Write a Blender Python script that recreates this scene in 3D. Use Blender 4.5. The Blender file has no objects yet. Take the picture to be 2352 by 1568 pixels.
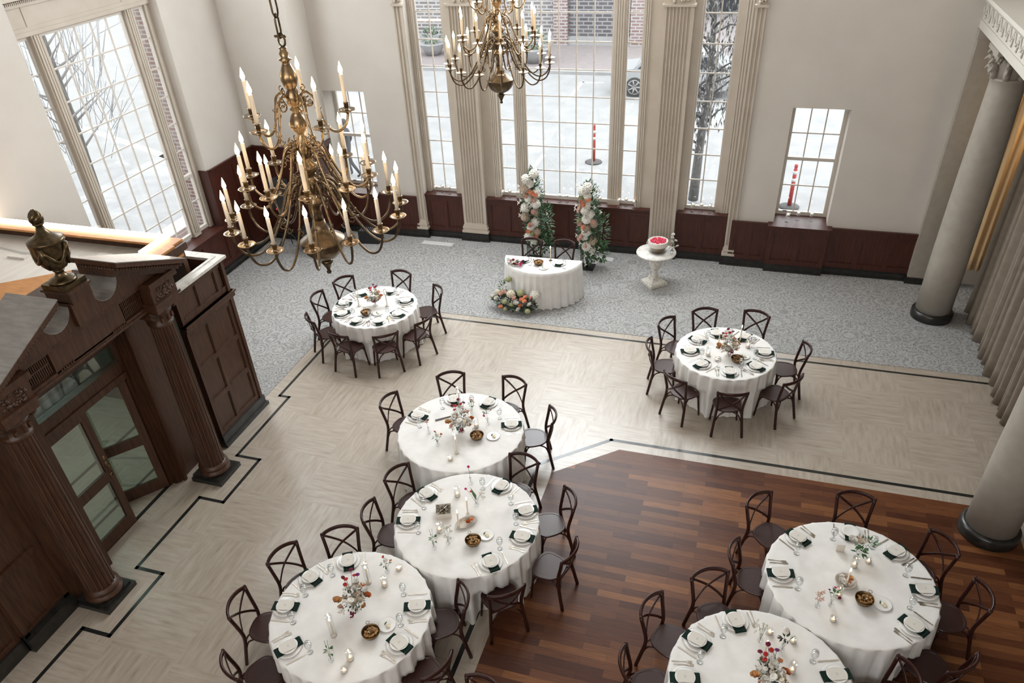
import bpy, math, random
from math import sin, cos, pi, radians, sqrt, atan2, hypot
from mathutils import Matrix, Vector
random.seed(7)
S = bpy.context.scene
COL = S.collection
# ------------------------------------------------------------------ camera
FPX, PX, PY = 1734.44, 1168.26, 922.53          # focal length and principal point for 2352x1568
cam = bpy.data.cameras.new('camera'); cam_o = bpy.data.objects.new('camera', cam); COL.objects.link(cam_o)
cam.sensor_fit = 'HORIZONTAL'; cam.sensor_width = 36.0; cam.lens = FPX / 2352 * 36
cam.shift_x = (1176 - PX) / 2352; cam.shift_y = (PY - 784) / 2352
cam.clip_start = 0.05; cam.clip_end = 300
cam_o.matrix_world = Matrix.Translation((0, 0, 7.4)) @ Matrix.Rotation(radians(19.22699), 4, 'Z') @ Matrix.Rotation(radians(53.3003), 4, 'X') @ Matrix.Rotation(radians(-3.33223), 4, 'Z')
S.camera = cam_o
# ------------------------------------------------------------------ view, sky, lights
S.view_settings.view_transform = 'Standard'; S.view_settings.look = 'None'
S.view_settings.gamma = 1.0; S.view_settings.use_curve_mapping = False
S.view_settings.exposure = 0.0
S.cycles.use_denoising = True
S.cycles.max_bounces = 6; S.cycles.diffuse_bounces = 3; S.cycles.glossy_bounces = 3
S.cycles.transparent_max_bounces = 24; S.cycles.transmission_bounces = 4
S.cycles.sample_clamp_indirect = 6.0; S.cycles.caustics_reflective = False; S.cycles.caustics_refractive = False
SKY = 5.6
w = bpy.data.worlds.new('overcast_sky'); S.world = w; w.use_nodes = True
w.node_tree.nodes['Background'].inputs[0].default_value = (0.99, 0.985, 1.0, 1)
w.node_tree.nodes['Background'].inputs[1].default_value = SKY

def area(name, loc, rot, sx, sy, power, col=(1, 1, 1), portal=False):
    l = bpy.data.lights.new(name, 'AREA'); l.shape = 'RECTANGLE'; l.size = sx; l.size_y = sy
    l.energy = power; l.color = col
    if portal: l.cycles.is_portal = True
    o = bpy.data.objects.new(name, l); COL.objects.link(o); o.location = loc; o.rotation_euler = rot
    return o
def point(name, loc, power, col, r=0.1):
    l = bpy.data.lights.new(name, 'POINT'); l.energy = power; l.color = col; l.shadow_soft_size = r
    o = bpy.data.objects.new(name, l); COL.objects.link(o); o.location = loc
    return o
DAY = (0.90, 0.96, 1.0)
# daylight through the upper halves of the tall windows (above the frame) and an unseen fill lamp added behind the camera
area('window_light_back', (-3.7, 15.05, 6.9), (radians(-72), 0, 0), 6.6, 3.0, 1000, DAY)
area('window_light_left', (-10.6, 11.1, 7.0), (0, radians(-72), 0), 3.0, 3.0, 300, DAY)
area('balcony_fill', (1.6, -3.6, 7.4), (radians(64), 0, radians(6)), 9.0, 2.6, 170, (1.0, 0.95, 0.88))
area('portal_back', (-3.7, 15.8, 4.8), (radians(-90), 0, 0), 7.0, 7.6, 1, portal=True)
area('portal_left', (-11.7, 11.1, 4.6), (0, radians(-90), 0), 7.4, 3.3, 1, portal=True)
area('portal_small_right', (1.05, 15.8, 2.1), (radians(-90), 0, 0), 1.0, 2.2, 1, portal=True)
area('portal_small_left', (-8.65, 15.8, 2.1), (radians(-90), 0, 0), 1.0, 2.2, 1, portal=True)

# ------------------------------------------------------------------ mesh helpers
class MB:
    def __init__(s): s.v = []; s.f = []; s.sm = []
    def add(s, vs, fs, smooth=False):
        n = len(s.v); s.v += [tuple(p) for p in vs]
        s.f += [tuple(i + n for i in f) for f in fs]; s.sm += [smooth] * len(fs); return s
    def box(s, x0, x1, y0, y1, z0, z1):
        return s.add([(x0,y0,z0),(x1,y0,z0),(x1,y1,z0),(x0,y1,z0),(x0,y0,z1),(x1,y0,z1),(x1,y1,z1),(x0,y1,z1)],
            [(0,3,2,1),(4,5,6,7),(0,1,5,4),(1,2,6,5),(2,3,7,6),(3,0,4,7)])
    def prism(s, pts, h0, h1, axis='z', smooth=False):
        """polygon extruded along an axis; pts are (a,b) in the other two axes (x,y)/(y,z)/(x,z)"""
        n = len(pts)
        def P(a, b, h): return {'z': (a, b, h), 'x': (h, a, b), 'y': (a, h, b)}[axis]
        vs = [P(a, b, h0) for a, b in pts] + [P(a, b, h1) for a, b in pts]
        k = len(s.v); s.v += vs
        for i in range(n): s.f.append((k+i, k+(i+1) % n, k+n+(i+1) % n, k+n+i)); s.sm.append(smooth)
        s.f.append(tuple(k+i for i in reversed(range(n)))); s.f.append(tuple(k+n+i for i in range(n))); s.sm += [False, False]
        return s
    def lathe(s, prof, c=(0, 0, 0), n=24, smooth=True, ax=None):
        """prof: (r,z) list from bottom to top"""
        vs = []
        for r, z in prof:
            for i in range(n):
                a = 2*pi*i/n; vs.append((c[0]+r*cos(a), c[1]+r*sin(a), c[2]+z))
        fs = []
        for j in range(len(prof)-1):
            for i in range(n):
                fs.append((j*n+i, j*n+(i+1) % n, (j+1)*n+(i+1) % n, (j+1)*n+i))
        if prof[0][0] > 1e-4: fs.append(tuple(reversed(range(n))))
        if prof[-1][0] > 1e-4: fs.append(tuple((len(prof)-1)*n+i for i in range(n)))
        return s.add(vs, fs, smooth)
    def tube(s, pts, r, n=8, flat=None, closed=False, smooth=True):
        """swept tube; r a number or a list; flat=(rx,rz) gives an oval section with rz along world z"""
        pts = [Vector(p) for p in pts]; m = len(pts); vs = []
        for i, p in enumerate(pts):
            if closed: t = pts[(i+1) % m] - pts[i-1]
            else: t = pts[min(i+1, m-1)] - pts[max(i-1, 0)]
            t = t.normalized() if t.length > 1e-9 else Vector((0, 0, 1))
            up = Vector((0, 0, 1)) if abs(t.z) < 0.95 else Vector((0, 1, 0))
            a = t.cross(up).normalized(); b = a.cross(t).normalized()
            rr = r[i] if isinstance(r, (list, tuple)) else r
            ra, rb = (flat if flat else (rr, rr))
            for k in range(n):
                q = 2*pi*k/n; vs.append(p + a*cos(q)*ra + b*sin(q)*rb)
        fs = []
        for i in range(m if closed else m-1):
            j = (i+1) % m
            for k in range(n): fs.append((i*n+k, i*n+(k+1) % n, j*n+(k+1) % n, j*n+k))
        if not closed: fs += [tuple(reversed(range(n))), tuple((m-1)*n+k for k in range(n))]
        return s.add(vs, fs, smooth)
    def ball(s, c, r, n=10, m=7, sq=(1, 1, 1), bump=0.0, seed=0):
        rnd = random.Random(seed); vs = [(c[0], c[1], c[2]-r*sq[2])]
        for j in range(1, m):
            ph = pi*j/m
            for i in range(n):
                a = 2*pi*i/n; rr = r*(1+bump*rnd.uniform(-1, 1))
                vs.append((c[0]+rr*sq[0]*sin(ph)*cos(a), c[1]+rr*sq[1]*sin(ph)*sin(a), c[2]-rr*sq[2]*cos(ph)))
        vs.append((c[0], c[1], c[2]+r*sq[2])); fs = []
        for i in range(n): fs.append((0, 1+(i+1) % n, 1+i))
        for j in range(m-2):
            for i in range(n): fs.append((1+j*n+i, 1+j*n+(i+1) % n, 1+(j+1)*n+(i+1) % n, 1+(j+1)*n+i))
        L = len(vs)-1
        for i in range(n): fs.append((1+(m-2)*n+i, 1+(m-2)*n+(i+1) % n, L))
        return s.add(vs, fs, True)
    def quad(s, a, b, c, d): return s.add([a, b, c, d], [(0, 1, 2, 3)])
    def leaf(s, p, d, L, W, up=Vector((0, 0, 1))):
        p = Vector(p); d = Vector(d).normalized(); a = d.cross(up)
        a = a.normalized() if a.length > 1e-3 else Vector((1, 0, 0)); nn = a.cross(d)
        return s.add([p, p+d*L*.35+a*W*.5+nn*L*.05, p+d*L, p+d*L*.35-a*W*.5+nn*L*.05, p+d*L*.5-nn*W*.12], [(0, 1, 4), (1, 2, 4), (2, 3, 4), (3, 0, 4)], True)
    def move(s, mat): s.v = [tuple(mat @ Vector(p)) for p in s.v]; return s
    def mesh(s, name, m):
        me = bpy.data.meshes.new(name); me.from_pydata(s.v, [], s.f); me.materials.append(m)
        me.polygons.foreach_set('use_smooth', s.sm); me.update(); return me
    def build(s, name, m, parent=None, loc=None, rz=0):
        o = bpy.data.objects.new(name, s.mesh(name, m)); COL.objects.link(o)
        if parent: o.parent = parent
        if loc: o.location = loc
        if rz: o.rotation_euler = (0, 0, rz)
        return o
def inst(name, me, parent=None, loc=(0, 0, 0), rot=(0, 0, 0), sc=None):
    o = bpy.data.objects.new(name, me); COL.objects.link(o); o.parent = parent; o.location = loc; o.rotation_euler = rot
    if sc: o.scale = (sc, sc, sc) if not isinstance(sc, tuple) else sc
    return o
def tag(o, label, cat, group=None, kind=None):
    o['label'] = label; o['category'] = cat
    if group: o['group'] = group
    if kind: o['kind'] = kind
    return o
def thing(name, label, cat, loc=(0, 0, 0), rz=0, group=None):
    o = bpy.data.objects.new(name, None); COL.objects.link(o); o.location = loc; o.rotation_euler = (0, 0, rz)
    o.empty_display_size = 0.1
    return tag(o, label, cat, group)
def struct(o): o['kind'] = 'structure'; return o
def sroot(name):
    o = bpy.data.objects.new(name, None); COL.objects.link(o); o['kind'] = 'structure'; return o
def copy_tree(root, loc, rz=0):
    r = root.copy(); COL.objects.link(r); r.location = loc; r.rotation_euler = (0, 0, rz)
    for ch in list(root.children):
        c = ch.copy(); COL.objects.link(c); c.parent = r
        for g in list(ch.children):
            d = g.copy(); COL.objects.link(d); d.parent = c
    return r
# ------------------------------------------------------------------ materials
def mk(name, col, rough=0.6, metal=0.0, spec=0.5, **kw):
    m = bpy.data.materials.new(name); m.use_nodes = True; b = m.node_tree.nodes['Principled BSDF']
    b.inputs['Base Color'].default_value = (*col, 1); b.inputs['Roughness'].default_value = rough
    b.inputs['Metallic'].default_value = metal; b.inputs['Specular IOR Level'].default_value = spec
    for k, v in kw.items(): b.inputs[k.replace('_', ' ')].default_value = v
    return m
def N(m, t, **kw):
    n = m.node_tree.nodes.new(t)
    for k, v in kw.items():
        if k in n.inputs.keys() if hasattr(n.inputs, 'keys') else False: n.inputs[k].default_value = v
        else: setattr(n, k, v)
    return n
def L(m, a, ao, b, bi): m.node_tree.links.new(a.outputs[ao], b.inputs[bi])
def ramp(m, stops):
    r = m.node_tree.nodes.new('ShaderNodeValToRGB'); e = r.color_ramp.elements
    while len(e) < len(stops): e.new(0.5)
    for i, (p, c) in enumerate(stops): e[i].position = p; e[i].color = (*c, 1)
    return r
def coords(m, scale=(1, 1, 1), rot=(0, 0, 0), out='Object'):
    tc = m.node_tree.nodes.new('ShaderNodeTexCoord'); mp = m.node_tree.nodes.new('ShaderNodeMapping')
    mp.inputs['Scale'].default_value = scale; mp.inputs['Rotation'].default_value = rot; L(m, tc, out, mp, 'Vector'); return mp
def noisy(name, c1, c2, rough=0.6, scale=(4, 4, 4), nscale=3.0, detail=6, metal=0.0, spec=0.5, bump=0.0, lo=0.35, hi=0.65, **kw):
    m = mk(name, c1, rough, metal, spec, **kw); mp = coords(m, scale); n = m.node_tree.nodes.new('ShaderNodeTexNoise')
    n.inputs['Scale'].default_value = nscale; n.inputs['Detail'].default_value = detail; L(m, mp, 'Vector', n, 'Vector')
    r = ramp(m, [(lo, c1), (hi, c2)]); L(m, n, 'Fac', r, 'Fac'); b = m.node_tree.nodes['Principled BSDF']; L(m, r, 'Color', b, 'Base Color')
    if bump:
        bp = m.node_tree.nodes.new('ShaderNodeBump'); bp.inputs['Strength'].default_value = bump; bp.inputs['Distance'].default_value = 0.01
        L(m, n, 'Fac', bp, 'Height'); L(m, bp, 'Normal', b, 'Normal')
    return m
def emit(name, col, st):
    m = bpy.data.materials.new(name); m.use_nodes = True; nt = m.node_tree; nt.nodes.remove(nt.nodes['Principled BSDF'])
    e = nt.nodes.new('ShaderNodeEmission'); e.inputs[0].default_value = (*col, 1); e.inputs[1].default_value = st
    nt.links.new(e.outputs[0], nt.nodes['Material Output'].inputs[0]); return m
def glassy(name, tint=(1, 1, 1), fac=0.08, edge=0.5):
    """thin clear glass: see-through with a fresnel sheen"""
    m = bpy.data.materials.new(name); m.use_nodes = True; nt = m.node_tree; nt.nodes.remove(nt.nodes['Principled BSDF'])
    t = nt.nodes.new('ShaderNodeBsdfTransparent'); t.inputs[0].default_value = (*tint, 1)
    g = nt.nodes.new('ShaderNodeBsdfGlossy'); g.inputs['Roughness'].default_value = 0.03
    lw = nt.nodes.new('ShaderNodeLayerWeight'); lw.inputs['Blend'].default_value = edge
    mr = nt.nodes.new('ShaderNodeMapRange'); mr.inputs['To Min'].default_value = fac; mr.inputs['To Max'].default_value = min(1, fac+0.55)
    mx = nt.nodes.new('ShaderNodeMixShader')
    nt.links.new(lw.outputs['Facing'], mr.inputs['Value']); nt.links.new(mr.outputs[0], mx.inputs[0])
    nt.links.new(t.outputs[0], mx.inputs[1]); nt.links.new(g.outputs[0], mx.inputs[2]); nt.links.new(mx.outputs[0], nt.nodes['Material Output'].inputs[0])
    return m
M = {}
M['plaster'] = noisy('plaster', (0.60, 0.555, 0.50), (0.63, 0.585, 0.53), 0.85, (1, 1, 1), 1.5, 3)
M['trim'] = noisy('cream_trim_paint', (0.50, 0.435, 0.36), (0.54, 0.475, 0.40), 0.55, (1, 1, 1), 3, 3)
M['pale_trim'] = mk('pale_trim_paint', (0.60, 0.55, 0.49), 0.5)
M['ceiling'] = mk('ceiling_paint', (0.7, 0.68, 0.65), 0.9)
M['mahog'] = noisy('mahogany', (0.040, 0.008, 0.004), (0.072, 0.017, 0.0085), 0.45, (9, 9, 0.8), 4, 6)
M['walnut'] = noisy('carved_brown_wood', (0.036, 0.0135, 0.0055), (0.070, 0.028, 0.0115), 0.45, (9, 9, 0.8), 4, 6, bump=0.15)
M['chairwood'] = noisy('chair_wood', (0.022, 0.006, 0.0045), (0.040, 0.012, 0.008), 0.30, (8, 8, 2), 5, 5, spec=0.3)
M['seatwood'] = noisy('chair_seat_wood', (0.028, 0.010, 0.008), (0.044, 0.016, 0.012), 0.33, (30, 30, 30), 4, 5)
M['black'] = noisy('black_marble', (0.010, 0.010, 0.009), (0.025, 0.023, 0.020), 0.30, (3, 3, 3), 4, 6)
M['inlay'] = mk('black_marble_inlay', (0.013, 0.014, 0.013), 0.25)
M['brass'] = noisy('antique_brass', (0.17, 0.115, 0.065), (0.28, 0.20, 0.115), 0.27, (6, 6, 6), 3, 4, metal=0.9)
M['iron'] = noisy('aged_bronze', (0.06, 0.045, 0.025), (0.13, 0.09, 0.045), 0.3, (6, 6, 6), 3, 4, metal=0.85)
M['wax'] = mk('ivory_candle_wax', (0.80, 0.70, 0.56), 0.5)
M['flame'] = emit('flame_glow', (1.0, 0.74, 0.42), 42)
M['tiny_flame'] = emit('small_flame_glow', (1.0, 0.62, 0.30), 26)
M['linen'] = noisy('white_linen', (0.72, 0.70, 0.67), (0.78, 0.765, 0.735), 0.75, (2, 2, 2), 3, 5, spec=0.25)
M['ceramic'] = mk('white_ceramic', (0.78, 0.765, 0.73), 0.18)
M['napkin'] = noisy('dark_green_velvet', (0.005, 0.014, 0.010), (0.011, 0.028, 0.021), 0.85, (20, 20, 20), 4, 4, spec=0.15)
M['paper'] = mk('cream_paper', (0.64, 0.605, 0.545), 0.85)
M['ink'] = mk('grey_ink', (0.30, 0.29, 0.27), 0.8)
M['silver'] = mk('silver', (0.72, 0.66, 0.58), 0.18, 1.0)
M['glass'] = glassy('clear_glass', (0.985, 0.99, 0.99), 0.02, 0.4)
M['pane'] = glassy('window_pane', (0.97, 0.99, 0.99), 0.035, 0.3)
M['greenpane'] = glassy('green_tinted_pane', (0.78, 0.87, 0.83), 0.05, 0.35)
M['bowl'] = noisy('hammered_brass_bowl', (0.13, 0.08, 0.04), (0.26, 0.17, 0.085), 0.33, (30, 30, 30), 4, 3, metal=0.9, bump=0.3)
M['bread'] = noisy('toasted_bread', (0.22, 0.095, 0.025), (0.50, 0.27, 0.09), 0.7, (20, 20, 20), 4, 4)
M['butter'] = mk('pale_butter', (0.74, 0.66, 0.46), 0.4)
M['leaf'] = noisy('green_leaf', (0.030, 0.085, 0.030), (0.085, 0.19, 0.07), 0.5, (12, 12, 12), 3, 3)
M['sage'] = noisy('sage_leaf', (0.10, 0.14, 0.085), (0.20, 0.24, 0.16), 0.6, (12, 12, 12), 3, 3)
M['darkleaf'] = noisy('dark_foliage', (0.018, 0.022, 0.014), (0.05, 0.06, 0.035), 0.6, (12, 12, 12), 3, 3)
M['stem'] = mk('thin_stem', (0.06, 0.05, 0.03), 0.7)
PET = dict(white=((0.74, 0.71, 0.64), (0.80, 0.78, 0.72)), cream=((0.60, 0.52, 0.40), (0.72, 0.64, 0.52)), blush=((0.66, 0.40, 0.32), (0.74, 0.50, 0.42)),
    peach=((0.78, 0.30, 0.16), (0.85, 0.42, 0.26)), rust=((0.42, 0.10, 0.03), (0.62, 0.20, 0.06)), apricot=((0.55, 0.27, 0.10), (0.66, 0.38, 0.17)),
    red=((0.36, 0.02, 0.02), (0.52, 0.05, 0.04)), burgundy=((0.10, 0.008, 0.02), (0.20, 0.02, 0.05)), plum=((0.10, 0.01, 0.08), (0.2, 0.03, 0.14)),
    greenish=((0.34, 0.36, 0.18), (0.48, 0.48, 0.28)), taupe=((0.36, 0.28, 0.21), (0.50, 0.40, 0.31)), magenta=((0.45, 0.02, 0.13), (0.6, 0.04, 0.2)))
for k, (a, b) in PET.items(): M['p_'+k] = noisy(k+'_petal', a, b, 0.65, (25, 25, 25), 4, 3, spec=0.25)
M['curtain'] = noisy('taupe_curtain', (0.235, 0.195, 0.155), (0.27, 0.225, 0.18), 0.9, (2, 2, 2), 4, 4, spec=0.1)
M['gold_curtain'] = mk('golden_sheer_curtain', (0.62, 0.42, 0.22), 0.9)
M['column'] = noisy('painted_column', (0.34, 0.305, 0.255), (0.37, 0.335, 0.285), 0.7, (2, 2, 2), 4, 4)
M['entab'] = mk('painted_plaster_ornament', (0.60, 0.565, 0.50), 0.7)
M['asphalt'] = noisy('asphalt', (0.196, 0.200, 0.203), (0.225, 0.229, 0.232), 0.9, (0.580, 0.580, 0.580), 3, 6, spec=0.2)
M['concrete'] = noisy('pale_concrete', (0.225, 0.228, 0.232), (0.268, 0.270, 0.270), 0.9, (0.800, 0.800, 0.800), 3, 6, spec=0.2)
M['paint'] = mk('road_marking_paint', (0.348, 0.348, 0.341), 0.8)
M['shrub'] = noisy('shrub_leaves', (0.05, 0.085, 0.05), (0.12, 0.18, 0.11), 0.7, (6, 6, 6), 3, 3)
M['bark'] = noisy('grey_bark', (0.05, 0.05, 0.05), (0.09, 0.09, 0.09), 0.9, (6, 6, 3), 3, 4)
M['dryleaf'] = noisy('grey_hanging_leaves', (0.029, 0.032, 0.032), (0.246, 0.246, 0.244), 0.8, (5, 5, 5), 3, 3, lo=0.4, hi=0.6)
M['carpaint'] = mk('silver_car_paint', (0.246, 0.254, 0.261), 0.3, 0.0)
M['carglass'] = mk('dark_car_glass', (0.02, 0.025, 0.03), 0.1)
M['rubber'] = mk('black_rubber', (0.03, 0.03, 0.03), 0.7)
M['alloy'] = mk('alloy_wheel', (0.22, 0.22, 0.22), 0.4, 0.0)
M['orange'] = mk('orange_red_plastic', (0.30, 0.022, 0.02), 0.5)
M['reflect'] = mk('white_reflective_band', (0.435, 0.435, 0.435), 0.4)
M['blackplastic'] = mk('black_plastic', (0.012, 0.012, 0.013), 0.5)
M['grille'] = noisy('speaker_grille', (0.012, 0.012, 0.012), (0.05, 0.05, 0.05), 0.6, (120, 120, 120), 3, 2)
M['redled'] = emit('red_led_glow', (1.0, 0.03, 0.05), 5)
M['led'] = emit('warm_led_strip_glow', (1.0, 0.82, 0.64), 9)
M['roofboard'] = noisy('whitewashed_board', (0.60, 0.56, 0.50), (0.68, 0.64, 0.58), 0.6, (3, 0.6, 3), 3, 5)
M['plywood'] = noisy('orange_plywood', (0.42, 0.17, 0.045), (0.52, 0.24, 0.07), 0.5, (2, 6, 2), 3, 5)
M['raspberry'] = noisy('red_berries', (0.55, 0.008, 0.05), (0.75, 0.02, 0.09), 0.35, (60, 60, 60), 4, 2, bump=0.5)
M['frosting'] = mk('white_frosting', (0.76, 0.72, 0.66), 0.5)
M['chippy'] = noisy('chipped_white_paint', (0.70, 0.67, 0.61), (0.38, 0.33, 0.27), 0.7, (7, 7, 7), 3, 7, lo=0.5, hi=0.72)
M['marbletop'] = noisy('grey_veined_top', (0.64, 0.61, 0.56), (0.46, 0.43, 0.39), 0.4, (4, 4, 4), 3, 7, lo=0.45, hi=0.75)
M['skin'] = mk('skin', (0.45, 0.28, 0.2), 0.6)
M['darkcloth'] = mk('dark_coat', (0.03, 0.032, 0.04), 0.8)
M['vent'] = mk('white_vent_metal', (0.62, 0.62, 0.60), 0.5)
M['water'] = glassy('water', (0.96, 0.975, 0.975), 0.03)
M['dishtray'] = noisy('speckled_stone_dish', (0.48, 0.42, 0.35), (0.58, 0.53, 0.46), 0.6, (30, 30, 30), 4, 4)

M['sheenboard'] = noisy('grey_sheen_board', (0.20, 0.19, 0.175), (0.26, 0.25, 0.235), 0.25, (2, 8, 2), 3, 4, spec=0.7)  # grey sheen of light on the brown pediment wood, put into the colour
M['grille2'] = noisy('woven_dark_screen', (0.03, 0.028, 0.022), (0.17, 0.165, 0.14), 0.8, (60, 60, 60), 3, 2)
M['bowlbrass'] = noisy('dull_brown_brass', (0.10, 0.07, 0.042), (0.17, 0.12, 0.07), 0.3, (6, 6, 6), 3, 4, metal=0.85)
def floor_materials():
    # travertine laid in squares whose grain turns by 90 degrees
    m = mk('travertine', (0.6, 0.55, 0.5), 0.22, spec=0.8); b = m.node_tree.nodes['Principled BSDF']
    ck = m.node_tree.nodes.new('ShaderNodeTexChecker'); ck.inputs['Scale'].default_value = 1.0
    mp = coords(m, (1/0.92, 1/0.92, 1)); L(m, mp, 'Vector', ck, 'Vector')
    ck.inputs['Color1'].default_value = (0, 0, 0, 1); ck.inputs['Color2'].default_value = (1, 1, 1, 1)
    cols = []
    for sc in ((1.6, 11, 1), (11, 1.6, 1)):
        mp2 = coords(m, sc); n = m.node_tree.nodes.new('ShaderNodeTexNoise'); n.inputs['Scale'].default_value = 1.6; n.inputs['Detail'].default_value = 9; n.inputs['Roughness'].default_value = 0.62
        L(m, mp2, 'Vector', n, 'Vector'); cols.append(n)
    mx = m.node_tree.nodes.new('ShaderNodeMix'); mx.data_type = 'FLOAT'; L(m, ck, 'Color', mx, 'Factor'); L(m, cols[0], 'Fac', mx, 'A'); L(m, cols[1], 'Fac', mx, 'B')
    big = m.node_tree.nodes.new('ShaderNodeTexNoise'); big.inputs['Scale'].default_value = 0.9; big.inputs['Detail'].default_value = 4; L(m, coords(m), 'Vector', big, 'Vector')
    ad = m.node_tree.nodes.new('ShaderNodeMath'); ad.operation = 'MULTIPLY_ADD'; ad.inputs[1].default_value = 0.25; L(m, big, 'Fac', ad, 0); L(m, mx, 'Result', ad, 2)
    r = ramp(m, [(0.36, (0.19, 0.145, 0.105)), (0.48, (0.31, 0.255, 0.195)), (0.66, (0.37, 0.315, 0.255)), (0.85, (0.42, 0.37, 0.31))]); L(m, ad, 'Value', r, 'Fac'); L(m, r, 'Color', b, 'Base Color')
    rr = m.node_tree.nodes.new('ShaderNodeMapRange'); rr.inputs['To Min'].default_value = 0.42; rr.inputs['To Max'].default_value = 0.26; L(m, mx, 'Result', rr, 'Value'); L(m, rr, 'Result', b, 'Roughness')
    M['travertine'] = m
    # wood strip floor
    m = mk('wood_strip_floor', (0.2, 0.08, 0.03), 0.36, spec=0.22); b = m.node_tree.nodes['Principled BSDF']
    def brick(c1, c2, off, w, bias):
        k = m.node_tree.nodes.new('ShaderNodeTexBrick'); k.inputs['Color1'].default_value = (*c1, 1); k.inputs['Color2'].default_value = (*c2, 1)
        k.inputs['Mortar'].default_value = (0.02, 0.008, 0.004, 1); k.inputs['Scale'].default_value = 1; k.inputs['Mortar Size'].default_value = 0.0012
        k.inputs['Brick Width'].default_value = w; k.inputs['Row Height'].default_value = 0.098; k.inputs['Bias'].default_value = bias; k.offset = off; k.offset_frequency = 2
        L(m, coords(m), 'Vector', k, 'Vector'); return k
    k1 = brick((0.078, 0.025, 0.012), (0.185, 0.070, 0.028), 0.37, 0.78, 0.0); k2 = brick((0, 0, 0), (1, 1, 1), 0.37, 0.78, -0.72)
    k2.inputs['Mortar'].default_value = (0, 0, 0, 1)
    lt = m.node_tree.nodes.new('ShaderNodeMix'); lt.data_type = 'RGBA'; lt.inputs['B'].default_value = (0.45, 0.20, 0.07, 1); L(m, k2, 'Color', lt, 'Factor'); L(m, k1, 'Color', lt, 'A')
    mp = coords(m, (1.5, 22, 1)); n = m.node_tree.nodes.new('ShaderNodeTexNoise'); n.inputs['Scale'].default_value = 3; n.inputs['Detail'].default_value = 8; L(m, mp, 'Vector', n, 'Vector')
    rn = ramp(m, [(0.3, (0.55, 0.52, 0.50)), (0.7, (1.0, 1.0, 1.0))]); L(m, n, 'Fac', rn, 'Fac')
    a = m.node_tree.nodes.new('ShaderNodeMix'); a.data_type = 'RGBA'; a.blend_type = 'MULTIPLY'; a.inputs['Factor'].default_value = 0.85; L(m, lt, 'Result', a, 'A'); L(m, rn, 'Color', a, 'B')
    L(m, a, 'Result', b, 'Base Color'); M['woodfloor'] = m
    # grey carpet with scalloped medallions
    m = mk('grey_patterned_carpet', (0.4, 0.4, 0.4), 0.95, spec=0.1); b = m.node_tree.nodes['Principled BSDF']
    v = m.node_tree.nodes.new('ShaderNodeTexVoronoi'); v.inputs['Scale'].default_value = 3.2; v.inputs['Randomness'].default_value = 0.8; L(m, coords(m), 'Vector', v, 'Vector')
    sn = m.node_tree.nodes.new('ShaderNodeMath'); sn.operation = 'SINE'; ml = m.node_tree.nodes.new('ShaderNodeMath'); ml.operation = 'MULTIPLY'; ml.inputs[1].default_value = 34
    L(m, v, 'Distance', ml, 0); L(m, ml, 'Value', sn, 0)
    n = m.node_tree.nodes.new('ShaderNodeTexNoise'); n.inputs['Scale'].default_value = 48; n.inputs['Detail'].default_value = 5; n.inputs['Roughness'].default_value = 0.7; L(m, coords(m), 'Vector', n, 'Vector')
    ma = m.node_tree.nodes.new('ShaderNodeMath'); ma.operation = 'MULTIPLY_ADD'; ma.inputs[1].default_value = 0.045; L(m, sn, 'Value', ma, 0); L(m, n, 'Fac', ma, 2)
    r = ramp(m, [(0.34, (0.13, 0.125, 0.12)), (0.50, (0.32, 0.315, 0.305)), (0.66, (0.44, 0.43, 0.42))]); L(m, ma, 'Value', r, 'Fac'); L(m, r, 'Color', b, 'Base Color'); M['carpet'] = m
    # bricks
    def bricks(name, c1, c2, mo, bw, rh, ms, rot=(0, 0, 0)):
        m = mk(name, c1, 0.9, spec=0.2); b = m.node_tree.nodes['Principled BSDF']; k = m.node_tree.nodes.new('ShaderNodeTexBrick')
        k.inputs['Color1'].default_value = (*c1, 1); k.inputs['Color2'].default_value = (*c2, 1); k.inputs['Mortar'].default_value = (*mo, 1)
        k.inputs['Scale'].default_value = 1; k.inputs['Mortar Size'].default_value = ms; k.inputs['Brick Width'].default_value = bw; k.inputs['Row Height'].default_value = rh
        L(m, coords(m, (1, 1, 1), rot), 'Vector', k, 'Vector'); L(m, k, 'Color', b, 'Base Color'); return m
    up = (radians(90), 0, 0)
    M['brickwall'] = bricks('street_brick', (0.12, 0.11, 0.11), (0.17, 0.16, 0.16), (0.30, 0.30, 0.30), 0.46, 0.17, 0.035, up)
    M['darkbrick'] = bricks('darker_street_brick', (0.07, 0.066, 0.07), (0.10, 0.095, 0.10), (0.20, 0.20, 0.205), 0.46, 0.17, 0.03, up)
    M['pinkbrick'] = bricks('pinkish_brick', (0.160, 0.109, 0.102), (0.203, 0.145, 0.138), (0.290, 0.283, 0.283), 0.40, 0.14, 0.03, up)
    M['sidebrick'] = bricks('reveal_brick', (0.189, 0.109, 0.094), (0.217, 0.174, 0.167), (0.348, 0.341, 0.341), 0.22, 0.078, 0.012, up)
    M['paving'] = bricks('brick_paving', (0.167, 0.145, 0.145), (0.196, 0.174, 0.174), (0.217, 0.210, 0.210), 0.2, 0.1, 0.006)
floor_materials()

# ------------------------------------------------------------------ shell
CEIL = 9.4
def wall_cells(m, u0, u1, z0, z1, holes, put):
    us = sorted({u0, u1, *[h[0] for h in holes], *[h[1] for h in holes]}); zs = sorted({z0, z1, *[h[2] for h in holes], *[h[3] for h in holes]})
    for i in range(len(us)-1):
        for j in range(len(zs)-1):
            a, b, c, d = us[i], us[i+1], zs[j], zs[j+1]
            if any(h[0] <= a+1e-6 and b <= h[1]+1e-6 and h[2] <= c+1e-6 and d <= h[3]+1e-6 for h in holes): continue
            put(m, a, b, c, d)
b = MB(); b.box(-13.8, 8.0, -5.0, 15.75, -0.3, 0.0); struct(b.build('floor', M['travertine']))
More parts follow.
